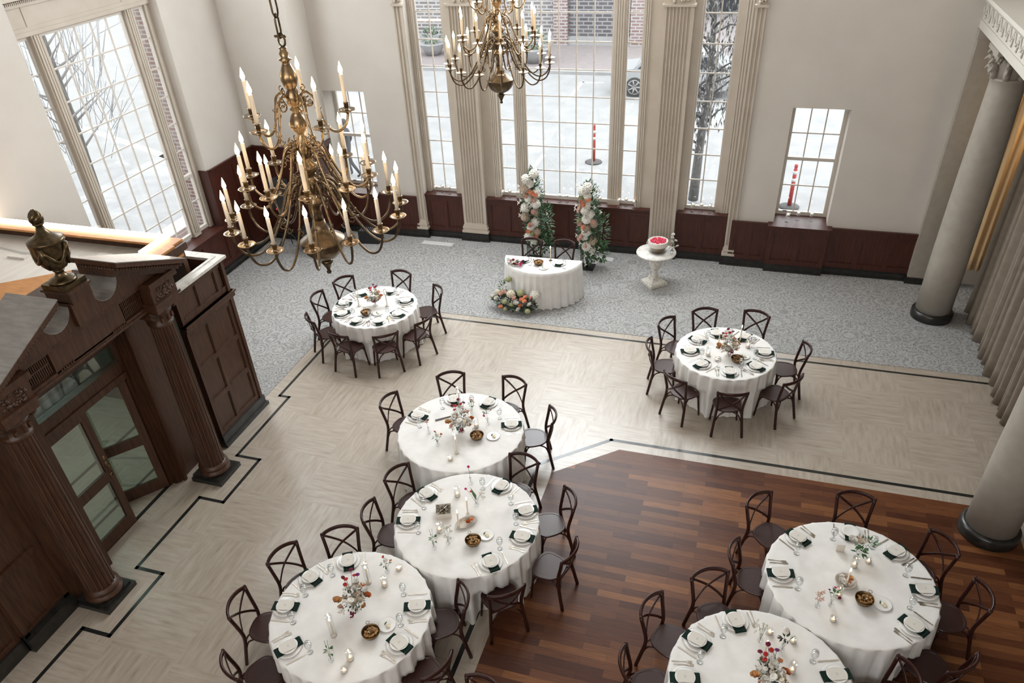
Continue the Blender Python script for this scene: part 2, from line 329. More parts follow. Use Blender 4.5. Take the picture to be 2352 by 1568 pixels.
# carpet on the far side and down the left
b = MB(); b.box(-7.33, 6.5, 11.86, 15.2, 0.0, 0.006); b.box(-10.7, -7.33, 7.96, 15.2, 0.0, 0.006)
struct(b.build('floor_carpet', M['carpet']))
b = MB(); b.prism([(-2.15, -5.0), (3.9, -5.0), (3.9, 8.62), (-1.3, 8.62), (-2.15, 7.88)], 0.0, 0.005); struct(b.build('floor_wood', M['woodfloor']))
# black inlay lines
def stripline(m, pts, wd, z):
    for (x0, y0), (x1, y1) in zip(pts, pts[1:]):
        dx, dy = x1-x0, y1-y0; l = hypot(dx, dy); dx, dy = dx/l*wd/2, dy/l*wd/2
        m.prism([(x0-dx+dy, y0-dy-dx), (x1+dx+dy, y1+dy-dx), (x1+dx-dy, y1+dy+dx), (x0-dx-dy, y0-dy+dx)], 0, z)
b = MB(); stripline(b, [(-6.93, -3.0), (-6.93, 3.79), (-6.53, 3.79), (-6.53, 4.77), (-6.93, 4.77), (-6.93, 6.12), (-6.53, 6.12), (-6.53, 7.07), (-6.93, 7.07), (-6.93, 8.62), (-7.11, 8.62), (-7.11, 11.67), (4.1, 11.67)], 0.05, 0.0022)
struct(b.build('trim_1', M['inlay']))
b = MB(); stripline(b, [(-2.385, -3.0), (-2.385, 8.02), (-1.46, 8.82), (3.6, 8.82)], 0.055, 0.0022); struct(b.build('trim_2', M['inlay']))
b = MB(); stripline(b, [(-7.54, 4.0), (-7.54, 7.0)], 0.06, 0.0022); struct(b.build('trim_3', M['inlay']))
b = MB(); b.box(-13.8, 8.0, -5, 15.75, CEIL, CEIL+0.2); struct(b.build('ceiling', M['ceiling']))
# back wall with three openings
BY = 15.15
b = MB(); wall_cells(b, -9.2, 7.0, 0, CEIL, [(-9.16, -8.16, 0.98, 3.2), (0.56, 1.56, 0.98, 3.2), (-7.02, -0.33, 0.0, 8.5)], lambda m, a, c, z0, z1: m.box(a, c, BY, 15.75, z0, z1))
struct(b.build('wall_back', M['plaster']))
b = MB(); b.box(-10.75, -9.2, 14.4, 15.75, 0, CEIL); struct(b.build('wall_back_corner', M['plaster']))
# left wall
b = MB(); wall_cells(b, -5.0, 15.75, 0, CEIL, [(9.51, 12.72, 0.98, 8.3)], lambda m, a, c, z0, z1: m.box(-11.15, -10.75, a, c, z0, z1))
struct(b.build('wall_left', M['plaster']))
b = MB(); wall_cells(b, 7.5, 15.75, -1.0, CEIL, [(9.45, 12.76, 0.9, 8.3)], lambda m, a, c, z0, z1: m.box(-11.68, -11.15, a, c, z0, z1))
struct(b.build('wall_left_outer_brick', M['sidebrick']))
b = MB(); b.box(7.0, 7.4, -5, 15.75, 0, CEIL); struct(b.build('wall_right', M['plaster']))
b = MB(); wall_cells(b, -13.8, 7.4, 0, CEIL, [(-7.2, 2.2, 5.6, 8.8)], lambda m, a, c, z0, z1: m.box(a, c, -5.3, -5.0, z0, z1)); struct(b.build('wall_front', M['plaster']))
b = MB(); b.box(3.95, 7.0, 14.2, 15.0, 5.2, CEIL); b.box(3.95, 7.0, -5, 15.15, 4.95, 5.15); struct(b.build('ceiling_aisle', M['ceiling']))

# wainscot: face panels with raised mouldings.  axis 'x': runs along x facing -y ; 'y': runs along y facing +x
def wainscot(name, axis, u0, u1, face, z1, cols, mat='mahog', rows=((0.24, None),), base=True, top=0.10, edge=0.09, backing=0.08):
    root = sroot(name); P = MB(); Rz = MB(); K = MB()
    def bx(m, a, c, d0, d1, z0, zz):      # d: distance out from the face into the room
        if axis == 'x': m.box(a, c, face-d1, face-d0, z0, zz)
        else: m.box(face+d0, face+d1, a, c, z0, zz)
    bx(P, u0, u1, -backing, 0, 0, z1-0.02)
    # stiles and rails
    bx(P, u0, u1, 0, 0.02, z1-top-0.02, z1-0.02); bx(P, u0, u1, 0, 0.02, 0.15, 0.24)
    wd = (u1-u0-edge)/cols
    for i in range(cols+1):
        a = u0+i*wd; bx(P, a, min(a+edge, u1), 0, 0.02, 0.24, z1-top-0.02)
    zs = [r[0] for r in rows]+[z1-top-0.02]
    for zz in zs[1:-1]: bx(P, u0+edge, u1-edge, 0, 0.019, zz-0.04, zz+0.04)
    zz = [0.24]+[q for q in zs[1:-1]]+[z1-top-0.02]
    for i in range(cols):
        for j in range(len(zz)-1):
            lo = zz[j]+(0.04 if j else 0); hi = zz[j+1]-(0.04 if j < len(zz)-2 else 0); a, c = u0+i*wd+edge, u0+(i+1)*wd
            t = 0.018
            bx(Rz, a, c, 0, 0.028, lo, lo+t); bx(Rz, a, c, 0, 0.012, hi-t, hi); bx(Rz, a, a+t, 0, 0.012, lo+t, hi-t); bx(Rz, c-t, c, 0, 0.012, lo+t, hi-t)
    P.build('panelling', M[mat], root); Rz.build('panel_moulding', M[mat], root)
    bx(K, u0, u1, 0, 0.05, z1-0.03, z1); bx(K, u0, u1, 0, 0.035, z1-0.055, z1-0.03); K.build('cap_rail', M[mat], root)
    if base:
        B = MB(); bx(B, u0, u1, 0, 0.05, 0, 0.13); bx(B, u0, u1, 0, 0.07, 0, 0.035); bx(B, u0, u1, 0, 0.03, 0.13, 0.15); B.build('baseboard', M['black'], root)
    return root
WA = 0.98
wainscot('wall_back_wainscot_left', 'x', -9.2, -7.2, 15.10, WA, 3)
wainscot('wall_back_wainscot_right', 'x', -0.24, 0.50, 15.10, WA, 2)
wainscot('wall_back_wainscot_far_right', 'x', 1.62, 3.9, 15.10, WA, 4)
wainscot('wall_back_wainscot_box', 'x', 0.50, 1.62, 15.00, 0.95, 2, backing=0.15)
for nm, a, c, k in (('a', -7.02, -6.10, 2), ('b', -5.54, -1.92, 8), ('c', -1.36, -0.33, 2)): wainscot('wall_back_window_panel_'+{'a': 'left', 'b': 'centre', 'c': 'right'}[nm], 'x', a, c, 15.22, 1.0, k, backing=0.35)
wainscot('wall_left_tall_wainscot', 'y', 12.78, 14.40, -10.73, 2.19, 2, rows=((0.24, None), (1.2, None)))
wainscot('wall_left_low_wainscot', 'y', 7.95, 12.78, -10.73, 0.96, 6)
wainscot('wall_corner_tall_wainscot', 'x', -10.71, -9.2, 14.38, 2.19, 2, rows=((0.24, None), (1.2, None)))
wainscot('wall_corner_return_wainscot', 'y', 14.33, 15.10, -9.18, 2.19, 1, rows=((0.24, None), (1.2, None)))
# sills
b = MB(); b.box(-7.02, -6.10, 15.16, 15.50, 0.995, 1.02); b.box(-5.54, -1.92, 15.16, 15.50, 0.995, 1.02); b.box(-1.36, -0.33, 15.16, 15.50, 0.995, 1.02); struct(b.build('trim_sill_back', M['mahog']))
b = MB(); b.box(0.46, 1.66, 14.93, 15.60, 0.95, 0.985); b.box(-9.18, -8.12, 15.0, 15.60, 0.95, 0.985); struct(b.build('trim_sill_small', M['mahog']))
b = MB(); b.box(-11.1, -10.64, 9.51, 12.78, 0.955, 0.985); b.box(-10.93, -10.7, 12.70, 12.78, 0.985, 2.19); struct(b.build('trim_sill_left', M['mahog']))

# ------------------------------------------------------------------ windows
def sash(root, axis, g0, g1, z0, z1, ncol, plane, step=0.512, base=1.12, wd=0.022, fr=0.035, rail=None):
    """glazed light between g0..g1; axis 'x' on the back wall, 'y' on the left wall"""
    F = MB(); U = MB(); G = MB()
    def bx(m, a, c, d0, d1, zz0, zz1):
        if axis == 'x': m.box(a, c, plane-d1, plane-d0, zz0, zz1)
        else: m.box(plane+d0, plane+d1, a, c, zz0, zz1)
    bx(F, g0-fr, g0, -0.03, 0.035, z0, z1); bx(F, g1, g1+fr, -0.03, 0.035, z0, z1); bx(F, g0, g1, -0.03, 0.035, z0, z0+0.07); bx(F, g0, g1, -0.03, 0.035, z1-0.05, z1)
    if rail: bx(F, g0, g1, -0.04, 0.05, rail-0.03, rail+0.03)
    for i in range(1, ncol):
        a = g0+(g1-g0)*i/ncol; bx(U, a-wd/2, a+wd/2, -0.012, 0.014, z0+0.07, z1-0.05)
    k = base+step
    while k < z1-0.1:
        if not rail or abs(k-rail) > 0.1: bx(U, g0, g1, -0.012, 0.0135, k-wd/2, k+wd/2)
        k += step
    bx(G, g0, g1, -0.003, 0.003, z0+0.07, z1-0.05)
    F.build('window_frame', M['pale_trim'], root); U.build('muntin_grid', M['pale_trim'], root); G.build('window_pane', M['pane'], root)
TOP = 8.4
def reeded(m, x0, x1, yf, z0, z1, n=4, d=0.03, axis='x'):
    w_ = (x1-x0)/n
    for i in range(n):
        a, c = x0+i*w_+w_*.12, x0+(i+1)*w_-w_*.12
        if axis == 'x': m.box(a, c, yf-d, yf, z0, z1)
        else: m.box(yf, yf+d, a, c, z0, z1)
w1 = sroot('window_1')
for a, c, n in ((-6.88, -6.33, 2), (-5.20, -4.90, 1), (-4.63, -2.88, 5), (-2.58, -2.31, 1), (-1.20, -0.64, 2)): sash(w1, 'x', a, c, 1.02, TOP, n, 15.47)
b = MB()
for a, c, yf in ((-7.02, -6.915, 15.36), (-6.295, -6.08, 15.33), (-5.56, -5.235, 15.30), (-2.275, -1.90, 15.30), (-1.40, -1.235, 15.33), (-0.605, -0.33, 15.33)): b.box(a, c, yf, 15.50, 1.02, TOP)
b.box(-4.865, -4.665, 15.38, 15.50, 1.02, TOP); b.box(-2.845, -2.615, 15.38, 15.50, 1.02, TOP)
b.box(-7.02, -0.33, 15.3, 15.5, TOP, 8.5)
reeded(b, -4.84, -4.69, 15.38, 1.14, TOP, 4, 0.02); reeded(b, -2.82, -2.64, 15.38, 1.14, TOP, 4, 0.02)
reeded(b, -5.36, -5.25, 15.30, 1.02, TOP, 3, 0.025); reeded(b, -2.26, -2.15, 15.30, 1.02, TOP, 3, 0.025)
reeded(b, -6.99, -6.93, 15.36, 1.02, TOP, 2, 0.02); reeded(b, -0.50, -0.36, 15.33, 1.02, TOP, 3, 0.025)
b.box(-4.88, -4.65, 15.33, 15.38, 1.02, 1.13); b.box(-2.86, -2.60, 15.33, 15.38, 1.02, 1.13)
b.build('window_mullion', M['trim'], w1)
# slim half pilasters at the ends of the big window and two fluted pilasters
def pilaster(name, x0, x1, yf, z0, yb, n, topz=CEIL):
    root = sroot(name); P = MB(); w_ = x1-x0; e = w_*0.09; fl = (w_-2*e)/n; pts = [(x0, yb), (x0, yf)]
    for i in range(n):
        a = x0+e+i*fl; g = fl*0.30
        pts += [(a+g*.5, yf), (a+g*.9, yf+0.022), (a+fl*.5, yf+0.03), (a+fl-g*.9, yf+0.022), (a+fl-g*.5, yf)]
    pts += [(x1, yf), (x1, yb)]; P.prism(pts, z0+0.22, 4.86, 'z'); P.build('fluted_shaft', M['trim'], root)
    B = MB(); B.box(x0-0.02, x1+0.02, yf-0.025, yb, z0, z0+0.09); B.prism([(x0-0.045, yf-0.05), (x1+0.045, yf-0.05), (x1+0.045, yb), (x0-0.045, yb)], z0+0.0, z0+0.05)
    B.box(x0-0.015, x1+0.015, yf-0.02, yb, z0+0.13, z0+0.17); B.box(x0-0.03, x1+0.03, yf-0.035, yb, z0+0.09, z0+0.13); B.box(x0, x1, yf, yb, z0+0.17, z0+0.22)
    B.build('pilaster_base', M['trim'], root)
    Q = MB(); Q.box(x0-0.03, x1+0.03, yf-0.04, yb, 4.86, 4.90); Q.box(x0, x1, yf, yb, 4.90, 5.35); Q.box(x0-0.06, x1+0.06, yf-0.07, yb, 5.35, 5.45)
    rnd = random.Random(3)
    for i in range(26): Q.ball((x0+w_*(.1+.8*rnd.random()), yf-0.01, 4.93+0.4*rnd.random()), 0.035, 6, 5)
    Q.build('capital', M['trim'], root)
    K = MB(); K.box(x0-0.05, x1+0.05, yf-0.05, yb, 0, z0-0.02); K.box(x0-0.07, x1+0.07, yf-0.07, yb, 0, 0.035); K.box(x0-0.03, x1+0.03, yf-0.04, yb, z0-0.02, z0); K.build('baseboard', M['black'], root)
    U = MB(); U.box(x0, x1, yf+.03, yb, 5.45, topz); U.build('upper_shaft', M['trim'], root)
pilaster('wall_pilaster_1', -6.10, -5.56, 15.14, 0.20, 15.50, 7); pilaster('wall_pilaster_2', -1.91, -1.38, 15.14, 0.20, 15.50, 7)
pilaster('wall_pilaster_3', -7.21, -7.03, 15.11, 0.20, 15.20, 2); pilaster('wall_pilaster_4', -0.32, -0.15, 15.11, 0.20, 15.20, 2)
for nm, x0, x1 in (('window_2', 0.56, 1.56), ('window_3', -9.16, -8.16)):
    r = sroot(nm); sash(r, 'x', x0+0.07, x1-0.07, 0.985, 3.2, 3, 15.62, base=1.08, step=0.512, rail=2.13, fr=0.07)
    b = MB(); b.box((x0+x1)/2-0.35, (x0+x1)/2-0.27, 15.56, 15.58, 1.06, 1.075); b.build('sash_lift', M['blackplastic'], r)
w4 = sroot('window_4')
for a, c, n, rl in ((9.63, 9.90, 1, 2.16), (10.17, 12.02, 5, None), (12.29, 12.56, 1, 2.16)): sash(w4, 'y', a, c, 1.02, 5.29, n, -11.02, step=0.517, base=1.12, rail=rl)
for a, c, n in ((9.63, 9.90, 1), (10.17, 12.02, 5), (12.29, 12.56, 1)): sash(w4, 'y', a, c, 5.86, 8.3, n, -11.02, step=0.517, base=5.86)
b = MB(); b.box(-11.08, -10.94, 9.51, 9.595, 1.0, 8.3); b.box(-11.08, -10.92, 9.935, 10.135, 1.0, 8.3); b.box(-11.08, -10.92, 12.055, 12.255, 1.0, 8.3); b.box(-11.08, -10.94, 12.595, 12.72, 1.0, 8.3)
reeded(b, 9.96, 10.11, -10.92, 1.1, 5.29, 3, 0.02, 'y'); reeded(b, 12.08, 12.23, -10.92, 1.1, 5.29, 3, 0.02, 'y')
b.box(-11.08, -10.93, 9.51, 12.72, 5.29, 5.86)
b.build('window_mullion', M['trim'], w4)
b = MB(); b.box(-10.93, -10.90, 9.51, 12.72, 5.30, 5.36); b.box(-10.93, -10.915, 9.51, 12.72, 5.36, 5.42); b.box(-10.93, -10.88, 9.51, 12.72, 5.70, 5.74); b.box(-10.93, -10.78, 9.51, 12.72, 5.80, 5.86)
k = 9.53
while k < 12.7: b.box(-10.93, -10.86, k, k+0.018, 5.74, 5.78); k += 0.036
b.build('dentil_header', M['trim'], w4)

# ------------------------------------------------------------------ right side: pilaster, colonnade, entablature, curtains
b = MB(); b.box(3.21, 3.95, 14.98, BY, 0.13, 4.57); b.box(3.19, 3.97, 14.96, BY, 4.42, 4.57); struct(b.build('wall_right_pilaster', M['column']))
b = MB(); b.box(3.17, 3.99, 14.94, BY, 0, 0.13); struct(b.build('baseboard_right', M['black']))
def big_column(x, y, nm):
    t = sroot(nm)
    b = MB(); b.lathe([(0.345, 0), (0.35, 0.02), (0.35, 0.13), (0.33, 0.16), (0.31, 0.17)], (x, y, 0), 48); b.build('column_base', M['black'], t)
    b = MB(); b.lathe([(0.295, 0.17), (0.296, 1.2), (0.28, 2.6), (0.25, 4.0), (0.248, 4.12), (0.262, 4.13), (0.262, 4.16), (0.245, 4.17)], (x, y, 0), 48); b.build('column_shaft', M['column'], t)
    b = MB(); b.lathe([(0.245, 4.17), (0.24, 4.3), (0.28, 4.42), (0.33, 4.5)], (x, y, 0), 24)
    for i in range(8):
        a = 2*pi*i/8+pi/8; ca, sa = cos(a), sin(a)
        for hgt, out in ((4.30, 0.07), (4.42, 0.10)):
            pts = [(x+(0.25)*ca, y+0.25*sa, 4.17), (x+(0.26+out*.3)*ca, y+(0.26+out*.3)*sa, hgt-.05), (x+(0.26+out)*ca, y+(0.26+out)*sa, hgt), (x+(0.27+out*1.3)*ca, y+(0.27+out*1.3)*sa, hgt-.05)]
            b.tube(pts, [0.05, 0.05, 0.035, 0.015], 6)
    for i in range(4):
        a = pi/4+i*pi/2; cx, cy = x+0.36*cos(a), y+0.36*sin(a); ta = a+pi/2
        sp = [(cx+r_*cos(q)*cos(a), cy+r_*cos(q)*sin(a), 4.43+r_*sin(q)) for q, r_ in [(j*0.7, 0.075-0.007*j) for j in range(9)]]
        b.tube(sp, 0.022, 6)
    b.box(x-0.33, x+0.33, y-0.33, y+0.33, 4.51, 4.57); b.build('capital', M['column'], t)
big_column(3.51, 13.72, 'wall_column_1'); big_column(3.53, 8.16, 'wall_column_2')
ent = sroot('wall_right_entablature')
b = MB(); b.box(3.2, 3.95, -5, BY, 4.57, 4.69); b.box(3.215, 3.95, -5, BY, 4.69, 4.99); b.box(3.16, 3.95, -5, BY, 4.99, 5.03); b.box(3.11, 3.95, -5, BY, 5.03, 5.09); b.box(3.04, 3.95, -5, BY, 5.09, 5.14); b.build('cornice', M['entab'], ent)
b = MB(); rnd = random.Random(5); y = 8.0
while y < 15.1:
    pts = [(3.205, y+0.26*q, 4.93-0.14*sin(pi*q)) for q in [i/8 for i in range(9)]]; b.tube(pts, 0.016, 5)
    for q in range(4): b.ball((3.205, y-0.03+rnd.random()*0.06, 4.76+0.045*q), 0.02, 6, 4)
    b.tube([(3.205, y, 4.94), (3.205, y, 4.73)], 0.01, 5); y += 0.33
b.build('garland_frieze', M['entab'], ent)
b = MB(); k = 8.0
while k < 15.1: b.box(3.12, 3.16, k, k+0.02, 5.0, 5.03); k += 0.04
b.build('dentil_band', M['entab'], ent)
b = MB(); b.box(3.5, 3.95, -5, BY, 5.14, CEIL); struct(b.build('wall_right_upper', M['plaster']))
def curtain(name, label, pts_fn, y0, y1, z0, z1, mat, n, per, amp, x, axis='y', folds=None):
    m = MB(); A = []; k = int((y1-y0)/per*12); rnd = random.Random(11); ph = 0; xs = []
    for i in range(k+1):
        t = y0+(y1-y0)*i/k; ph += 2*pi/12*(1+0.35*sin(i*0.09)+rnd.uniform(-.1, .1)); d = amp*sin(ph)+amp*0.3*sin(ph*0.37+1)
        A.append((t, x+d))
    zs = [z0, z0+0.3, z0+(z1-z0)*.5, z1]; sc = [1.15, 1.0, 0.9, 0.75]; V = []; Fc = []
    for th in (0.0, 0.012):
        for z, s_ in zip(zs, sc):
            for t, d in A:
                dd = x+(d-x)*s_+th; V.append((dd, t, z) if axis == 'y' else (t, dd, z))
    K = k+1; R = len(zs)
    for sheet in range(2):
        o = sheet*K*R
        for j in range(R-1):
            for i in range(k): q = (o+j*K+i, o+j*K+i+1, o+(j+1)*K+i+1, o+(j+1)*K+i); Fc.append(q if sheet else q[::-1])
    for i in range(k): Fc.append((i, i+1, K*R+i+1, K*R+i)); Fc.append(((R-1)*K+i, (R-1)*K+i+1, K*R+(R-1)*K+i+1, K*R+(R-1)*K+i))
    m.add(V, Fc, True); o = m.build(name, M[mat]); return tag(o, label, 'curtain')
curtain('drape_curtain', 'long taupe curtain hanging in deep folds behind the two big columns', None, 8.0, 14.1, 0.02, 4.6, 'curtain', 0, 0.22, 0.085, 4.18)
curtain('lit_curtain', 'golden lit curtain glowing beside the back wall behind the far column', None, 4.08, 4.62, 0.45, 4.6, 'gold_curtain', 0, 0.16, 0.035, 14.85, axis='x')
point('aisle_lamp', (4.75, 14.3, 3.3), 22, (1.0, 0.72, 0.42), 0.15)

# ------------------------------------------------------------------ entrance portal with broken pediment, vestibule behind it
AX = 5.5
por = sroot('wall_portal')
# paneled block to the right of the door (facing +x), its top shelf, lower and upper panels
def panel_face(m, mo, y0, y1, z0, z1, face, splits_y, splits_z, st=0.07):
    ys = [y0]+splits_y+[y1]; zs = [z0]+splits_z+[z1]
    for yy in ys:
        a = max(y0, yy-st/2) if yy not in (y0, y1) else (y0 if yy == y0 else y1-st); m.box(face, face+0.02, a, a+st, z0, z1)
    for zz in zs:
        a = max(z0, zz-st/2) if zz not in (z0, z1) else (z0 if zz == z0 else z1-st); m.box(face, face+0.0195, y0, y1, a, a+st)
    for i in range(len(ys)-1):
        for j in range(len(zs)-1):
            a = ys[i]+(st if i == 0 else st/2); c = ys[i+1]-(st if i == len(ys)-2 else st/2); lo = zs[j]+(st if j == 0 else st/2); hi = zs[j+1]-(st if j == len(zs)-2 else st/2); t = 0.016
            mo.box(face, face+0.028, a, c, lo, lo+t); mo.box(face, face+0.012, a, c, hi-t, hi); mo.box(face, face+0.012, a, a+t, lo, hi); mo.box(face, face+0.012, c-t, c, lo, hi)
P = MB(); Q = MB()
P.box(-7.33, -7.25, 7.22, 8.33, 0, 2.66); P.box(-10.73, -7.25, 8.25, 8.33, 0, 2.66)
panel_face(P, Q, 7.22, 8.27, 0.2, 2.04, -7.25, [7.70], [0.80, 1.42]); panel_face(P, Q, 7.22, 8.35, 2.18, 2.66, -7.25, [7.70, 8.13], [])
P.box(-7.25, -7.21, 8.27, 8.33, 0.2, 2.66)
P.build('side_panel', M['walnut'], por); Q.build('panel_moulding', M['walnut'], por)
b = MB(); b.box(-7.27, -7.19, 7.20, 8.37, 2.06, 2.16); b.box(-7.27, -7.17, 7.20, 8.39, 2.13, 2.16); b.box(-8.2, -7.27, 8.33, 8.37, 2.06, 2.16); b.build('waist_moulding', M['walnut'], por)
b = MB(); b.box(-7.36, -7.19, 7.22, 8.41, 2.66, 2.70); b.box(-8.0, -7.36, 8.25, 8.41, 2.66, 2.70); b.box(-7.345, -7.30, 7.24, 8.33, 2.70, 2.715); b.build('top_rail', M['marbletop'], por)
b = MB(); b.box(-7.28, -7.20, 7.20, 8.36, 0, 0.20); b.box(-7.28, -7.17, 7.19, 8.39, 0, 0.06); b.box(-10.73, -7.28, 8.33, 8.38, 0, 0.18)
b.box(-7.42, -7.34, 6.86, 7.20, 0, 0.18); b.box(-7.42, -7.22, 3.36, 4.06, 0, 0.20); b.box(-7.42, -7.31, -5, 3.36, 0, 0.20); b.box(-7.42, -7.28, 3.36, 4.06, 0, 0.25); b.build('baseboard', M['black'], por)
# recessed strips beside the columns and the dark paneled wall to the left
P = MB(); Q = MB(); P.box(-7.48, -7.42, 6.3, 7.22, 0, 3.0); panel_face(P, Q, 6.88, 7.22, 0.2, 2.9, -7.42, [], [1.1])
P.box(-7.50, -7.30, 3.36, 4.75, 0, 3.0); panel_face(P, Q, 3.38, 4.06, 0.2, 2.9, -7.30, [], [1.1, 2.0]); P.box(-7.50, -7.36, -5, 3.36, 0, 2.7); panel_face(P, Q, 0.6, 3.36, 0.2, 2.6, -7.36, [1.5, 2.4], [1.1, 2.0])
P.build('side_panel', M['walnut'], por); Q.build('panel_moulding', M['walnut'], por)
# stepped jambs around the opening
b = MB()
for s_ in (-1, 1):
    for k in range(4):
        a0 = 0.74+0.045*k; y0, y1 = sorted((AX+s_*a0, AX+s_*(a0+0.05))); b.box(-7.62, -7.50+0.05*k, y0, y1, 0, 2.62)
b.box(-7.62, -7.44, AX-0.78, AX+0.78, 2.52, 2.95)
b.build('door_jamb', M['walnut'], por)
b = MB(); b.box(-7.60, -7.46, AX-0.74, AX+0.74, 1.95, 2.04); b.box(-7.60, -7.48, AX-0.74, AX+0.74, 2.04, 2.20); b.box(-7.60, -7.50, AX-0.74, AX+0.74, 2.46, 2.54); b.build('transom_bar', M['walnut'], por)
b = MB(); b.box(-7.555, -7.55, AX-0.74, AX+0.74, 2.20, 2.46); b.build('transom_pane', M['greenpane'], por)
# black plinths, fluted columns, ionic capitals
for cy, nm in ((4.29, 'a'), (6.64, 'b')):
    b = MB(); b.box(-7.24, -6.74, cy-0.25, cy+0.25, 0, 0.07); b.box(-7.24, -6.78, cy-0.21, cy+0.21, 0.07, 0.10); b.build('column_plinth', M['black'], por)
    b = MB(); b.lathe([(0.21, 0.10), (0.225, 0.12), (0.225, 0.15), (0.20, 0.17), (0.195, 0.19), (0.21, 0.205), (0.21, 0.225), (0.185, 0.245), (0.18, 0.26)], (-6.99, cy, 0), 32); b.build('column_base', M['walnut'], por)
    b = MB(); n = 20; rings = [(0.26, 0.176), (0.9, 0.175), (1.7, 0.165), (2.62, 0.148)]; V = []; F = []
    K = n*6
    for z, r in rings:
        for i in range(K):
            q = i % 6; rr = r*(1.0, 1.0, 0.93, 0.90, 0.93, 1.0)[q]; a = 2*pi*i/K; V.append((-6.99+rr*cos(a), cy+rr*sin(a), z))
    for j in range(3):
        for i in range(K): F.append((j*K+i, j*K+(i+1) % K, (j+1)*K+(i+1) % K, (j+1)*K+i))
    b.add(V, F, False); b.build('column_shaft', M['walnut'], por)
    b = MB(); b.lathe([(0.15, 2.60), (0.165, 2.62), (0.165, 2.65), (0.15, 2.66), (0.15, 2.76), (0.175, 2.79), (0.19, 2.82)], (-6.99, cy, 0), 24)
    for i in range(10):
        a = 2*pi*i/10; b.box(-6.99+0.158*cos(a)-.018, -6.99+0.158*cos(a)+.018, cy+0.158*sin(a)-.018, cy+0.158*sin(a)+.018, 2.68, 2.74)
    for sx in (-0.13, 0.13):
        for sy in (-0.19, 0.19):
            pts = [(-6.99+sx, cy+sy+(0.068-0.007*q)*cos(q*0.75)*(1 if sy > 0 else -1), 2.82+(0.068-0.007*q)*sin(q*0.75+pi*0.5)) for q in range(9)]
            b.tube(pts, 0.018, 6)
    for sy in (-0.19, 0.19): b.prism([(cy+sy+0.06*cos(2*pi*q/12), 2.82+0.06*sin(2*pi*q/12)) for q in range(12)], -7.11, -6.87, 'x')
    b.box(-7.14, -6.84, cy-0.18, cy+0.18, 2.84, 2.87); b.box(-7.19, -6.76, cy-0.22, cy+0.22, 2.87, 2.92); b.build('ionic_capital', M['walnut'], por)
    # entablature block above the column
    b = MB(); b.box(-7.42, -6.76, cy-0.22, cy+0.22, 2.92, 3.00); b.box(-7.42, -6.73, cy-0.24, cy+0.24, 2.97, 3.01); b.box(-7.42, -6.76, cy-0.22, cy+0.22, 3.01, 3.22); b.box(-7.42, -6.71, cy-0.25, cy+0.25, 3.22, 3.30)
    b.build('entablature_block', M['walnut'], por)
    b = MB(); rnd = random.Random(int(cy*10))
    for i in range(46): b.ball((-6.76, cy+rnd.uniform(-.15, .15), 3.11+rnd.uniform(-.075, .075)), rnd.uniform(.012, .024), 6, 5)
    b.build('carved_rosette', M['walnut'], por)
# frieze between the blocks
b = MB(); b.box(-7.44, -6.90, 4.51, 6.42, 2.90, 2.97); b.box(-7.44, -6.94, 4.51, 6.42, 2.97, 3.25); b.box(-7.44, -6.90, 4.95, 6.05, 2.95, 3.24); b.box(-7.44, -6.86, 4.51, 6.42, 3.24, 3.32)
b.box(-7.44, -6.89, 4.51, 6.42, 2.90, 2.93)
for y0, y1 in ((4.56, 4.92), (6.08, 6.40)):
    k = y0
    while k < y1: b.box(-6.94, -6.915, k, k+0.014, 3.00, 3.22); k += 0.027
    b.box(-6.94, -6.91, y0, y1, 3.11, 3.125)
for y0 in (5.0, 5.82):
    for k in range(6): b.box(-6.90, -6.885, y0+k*0.035, y0+k*0.035+0.018, 2.955, 2.98)
b.build('frieze', M['walnut'], por)
b = MB(); b.box(-7.44, -7.22, 6.42, 7.0, 2.7, 3.25); b.box(-7.44, -7.22, 3.9, 4.58, 2.7, 3.25); b.box(-7.5, -7.36, 6.9, 7.28, 2.6, 3.12); b.build('frieze_return', M['walnut'], por)
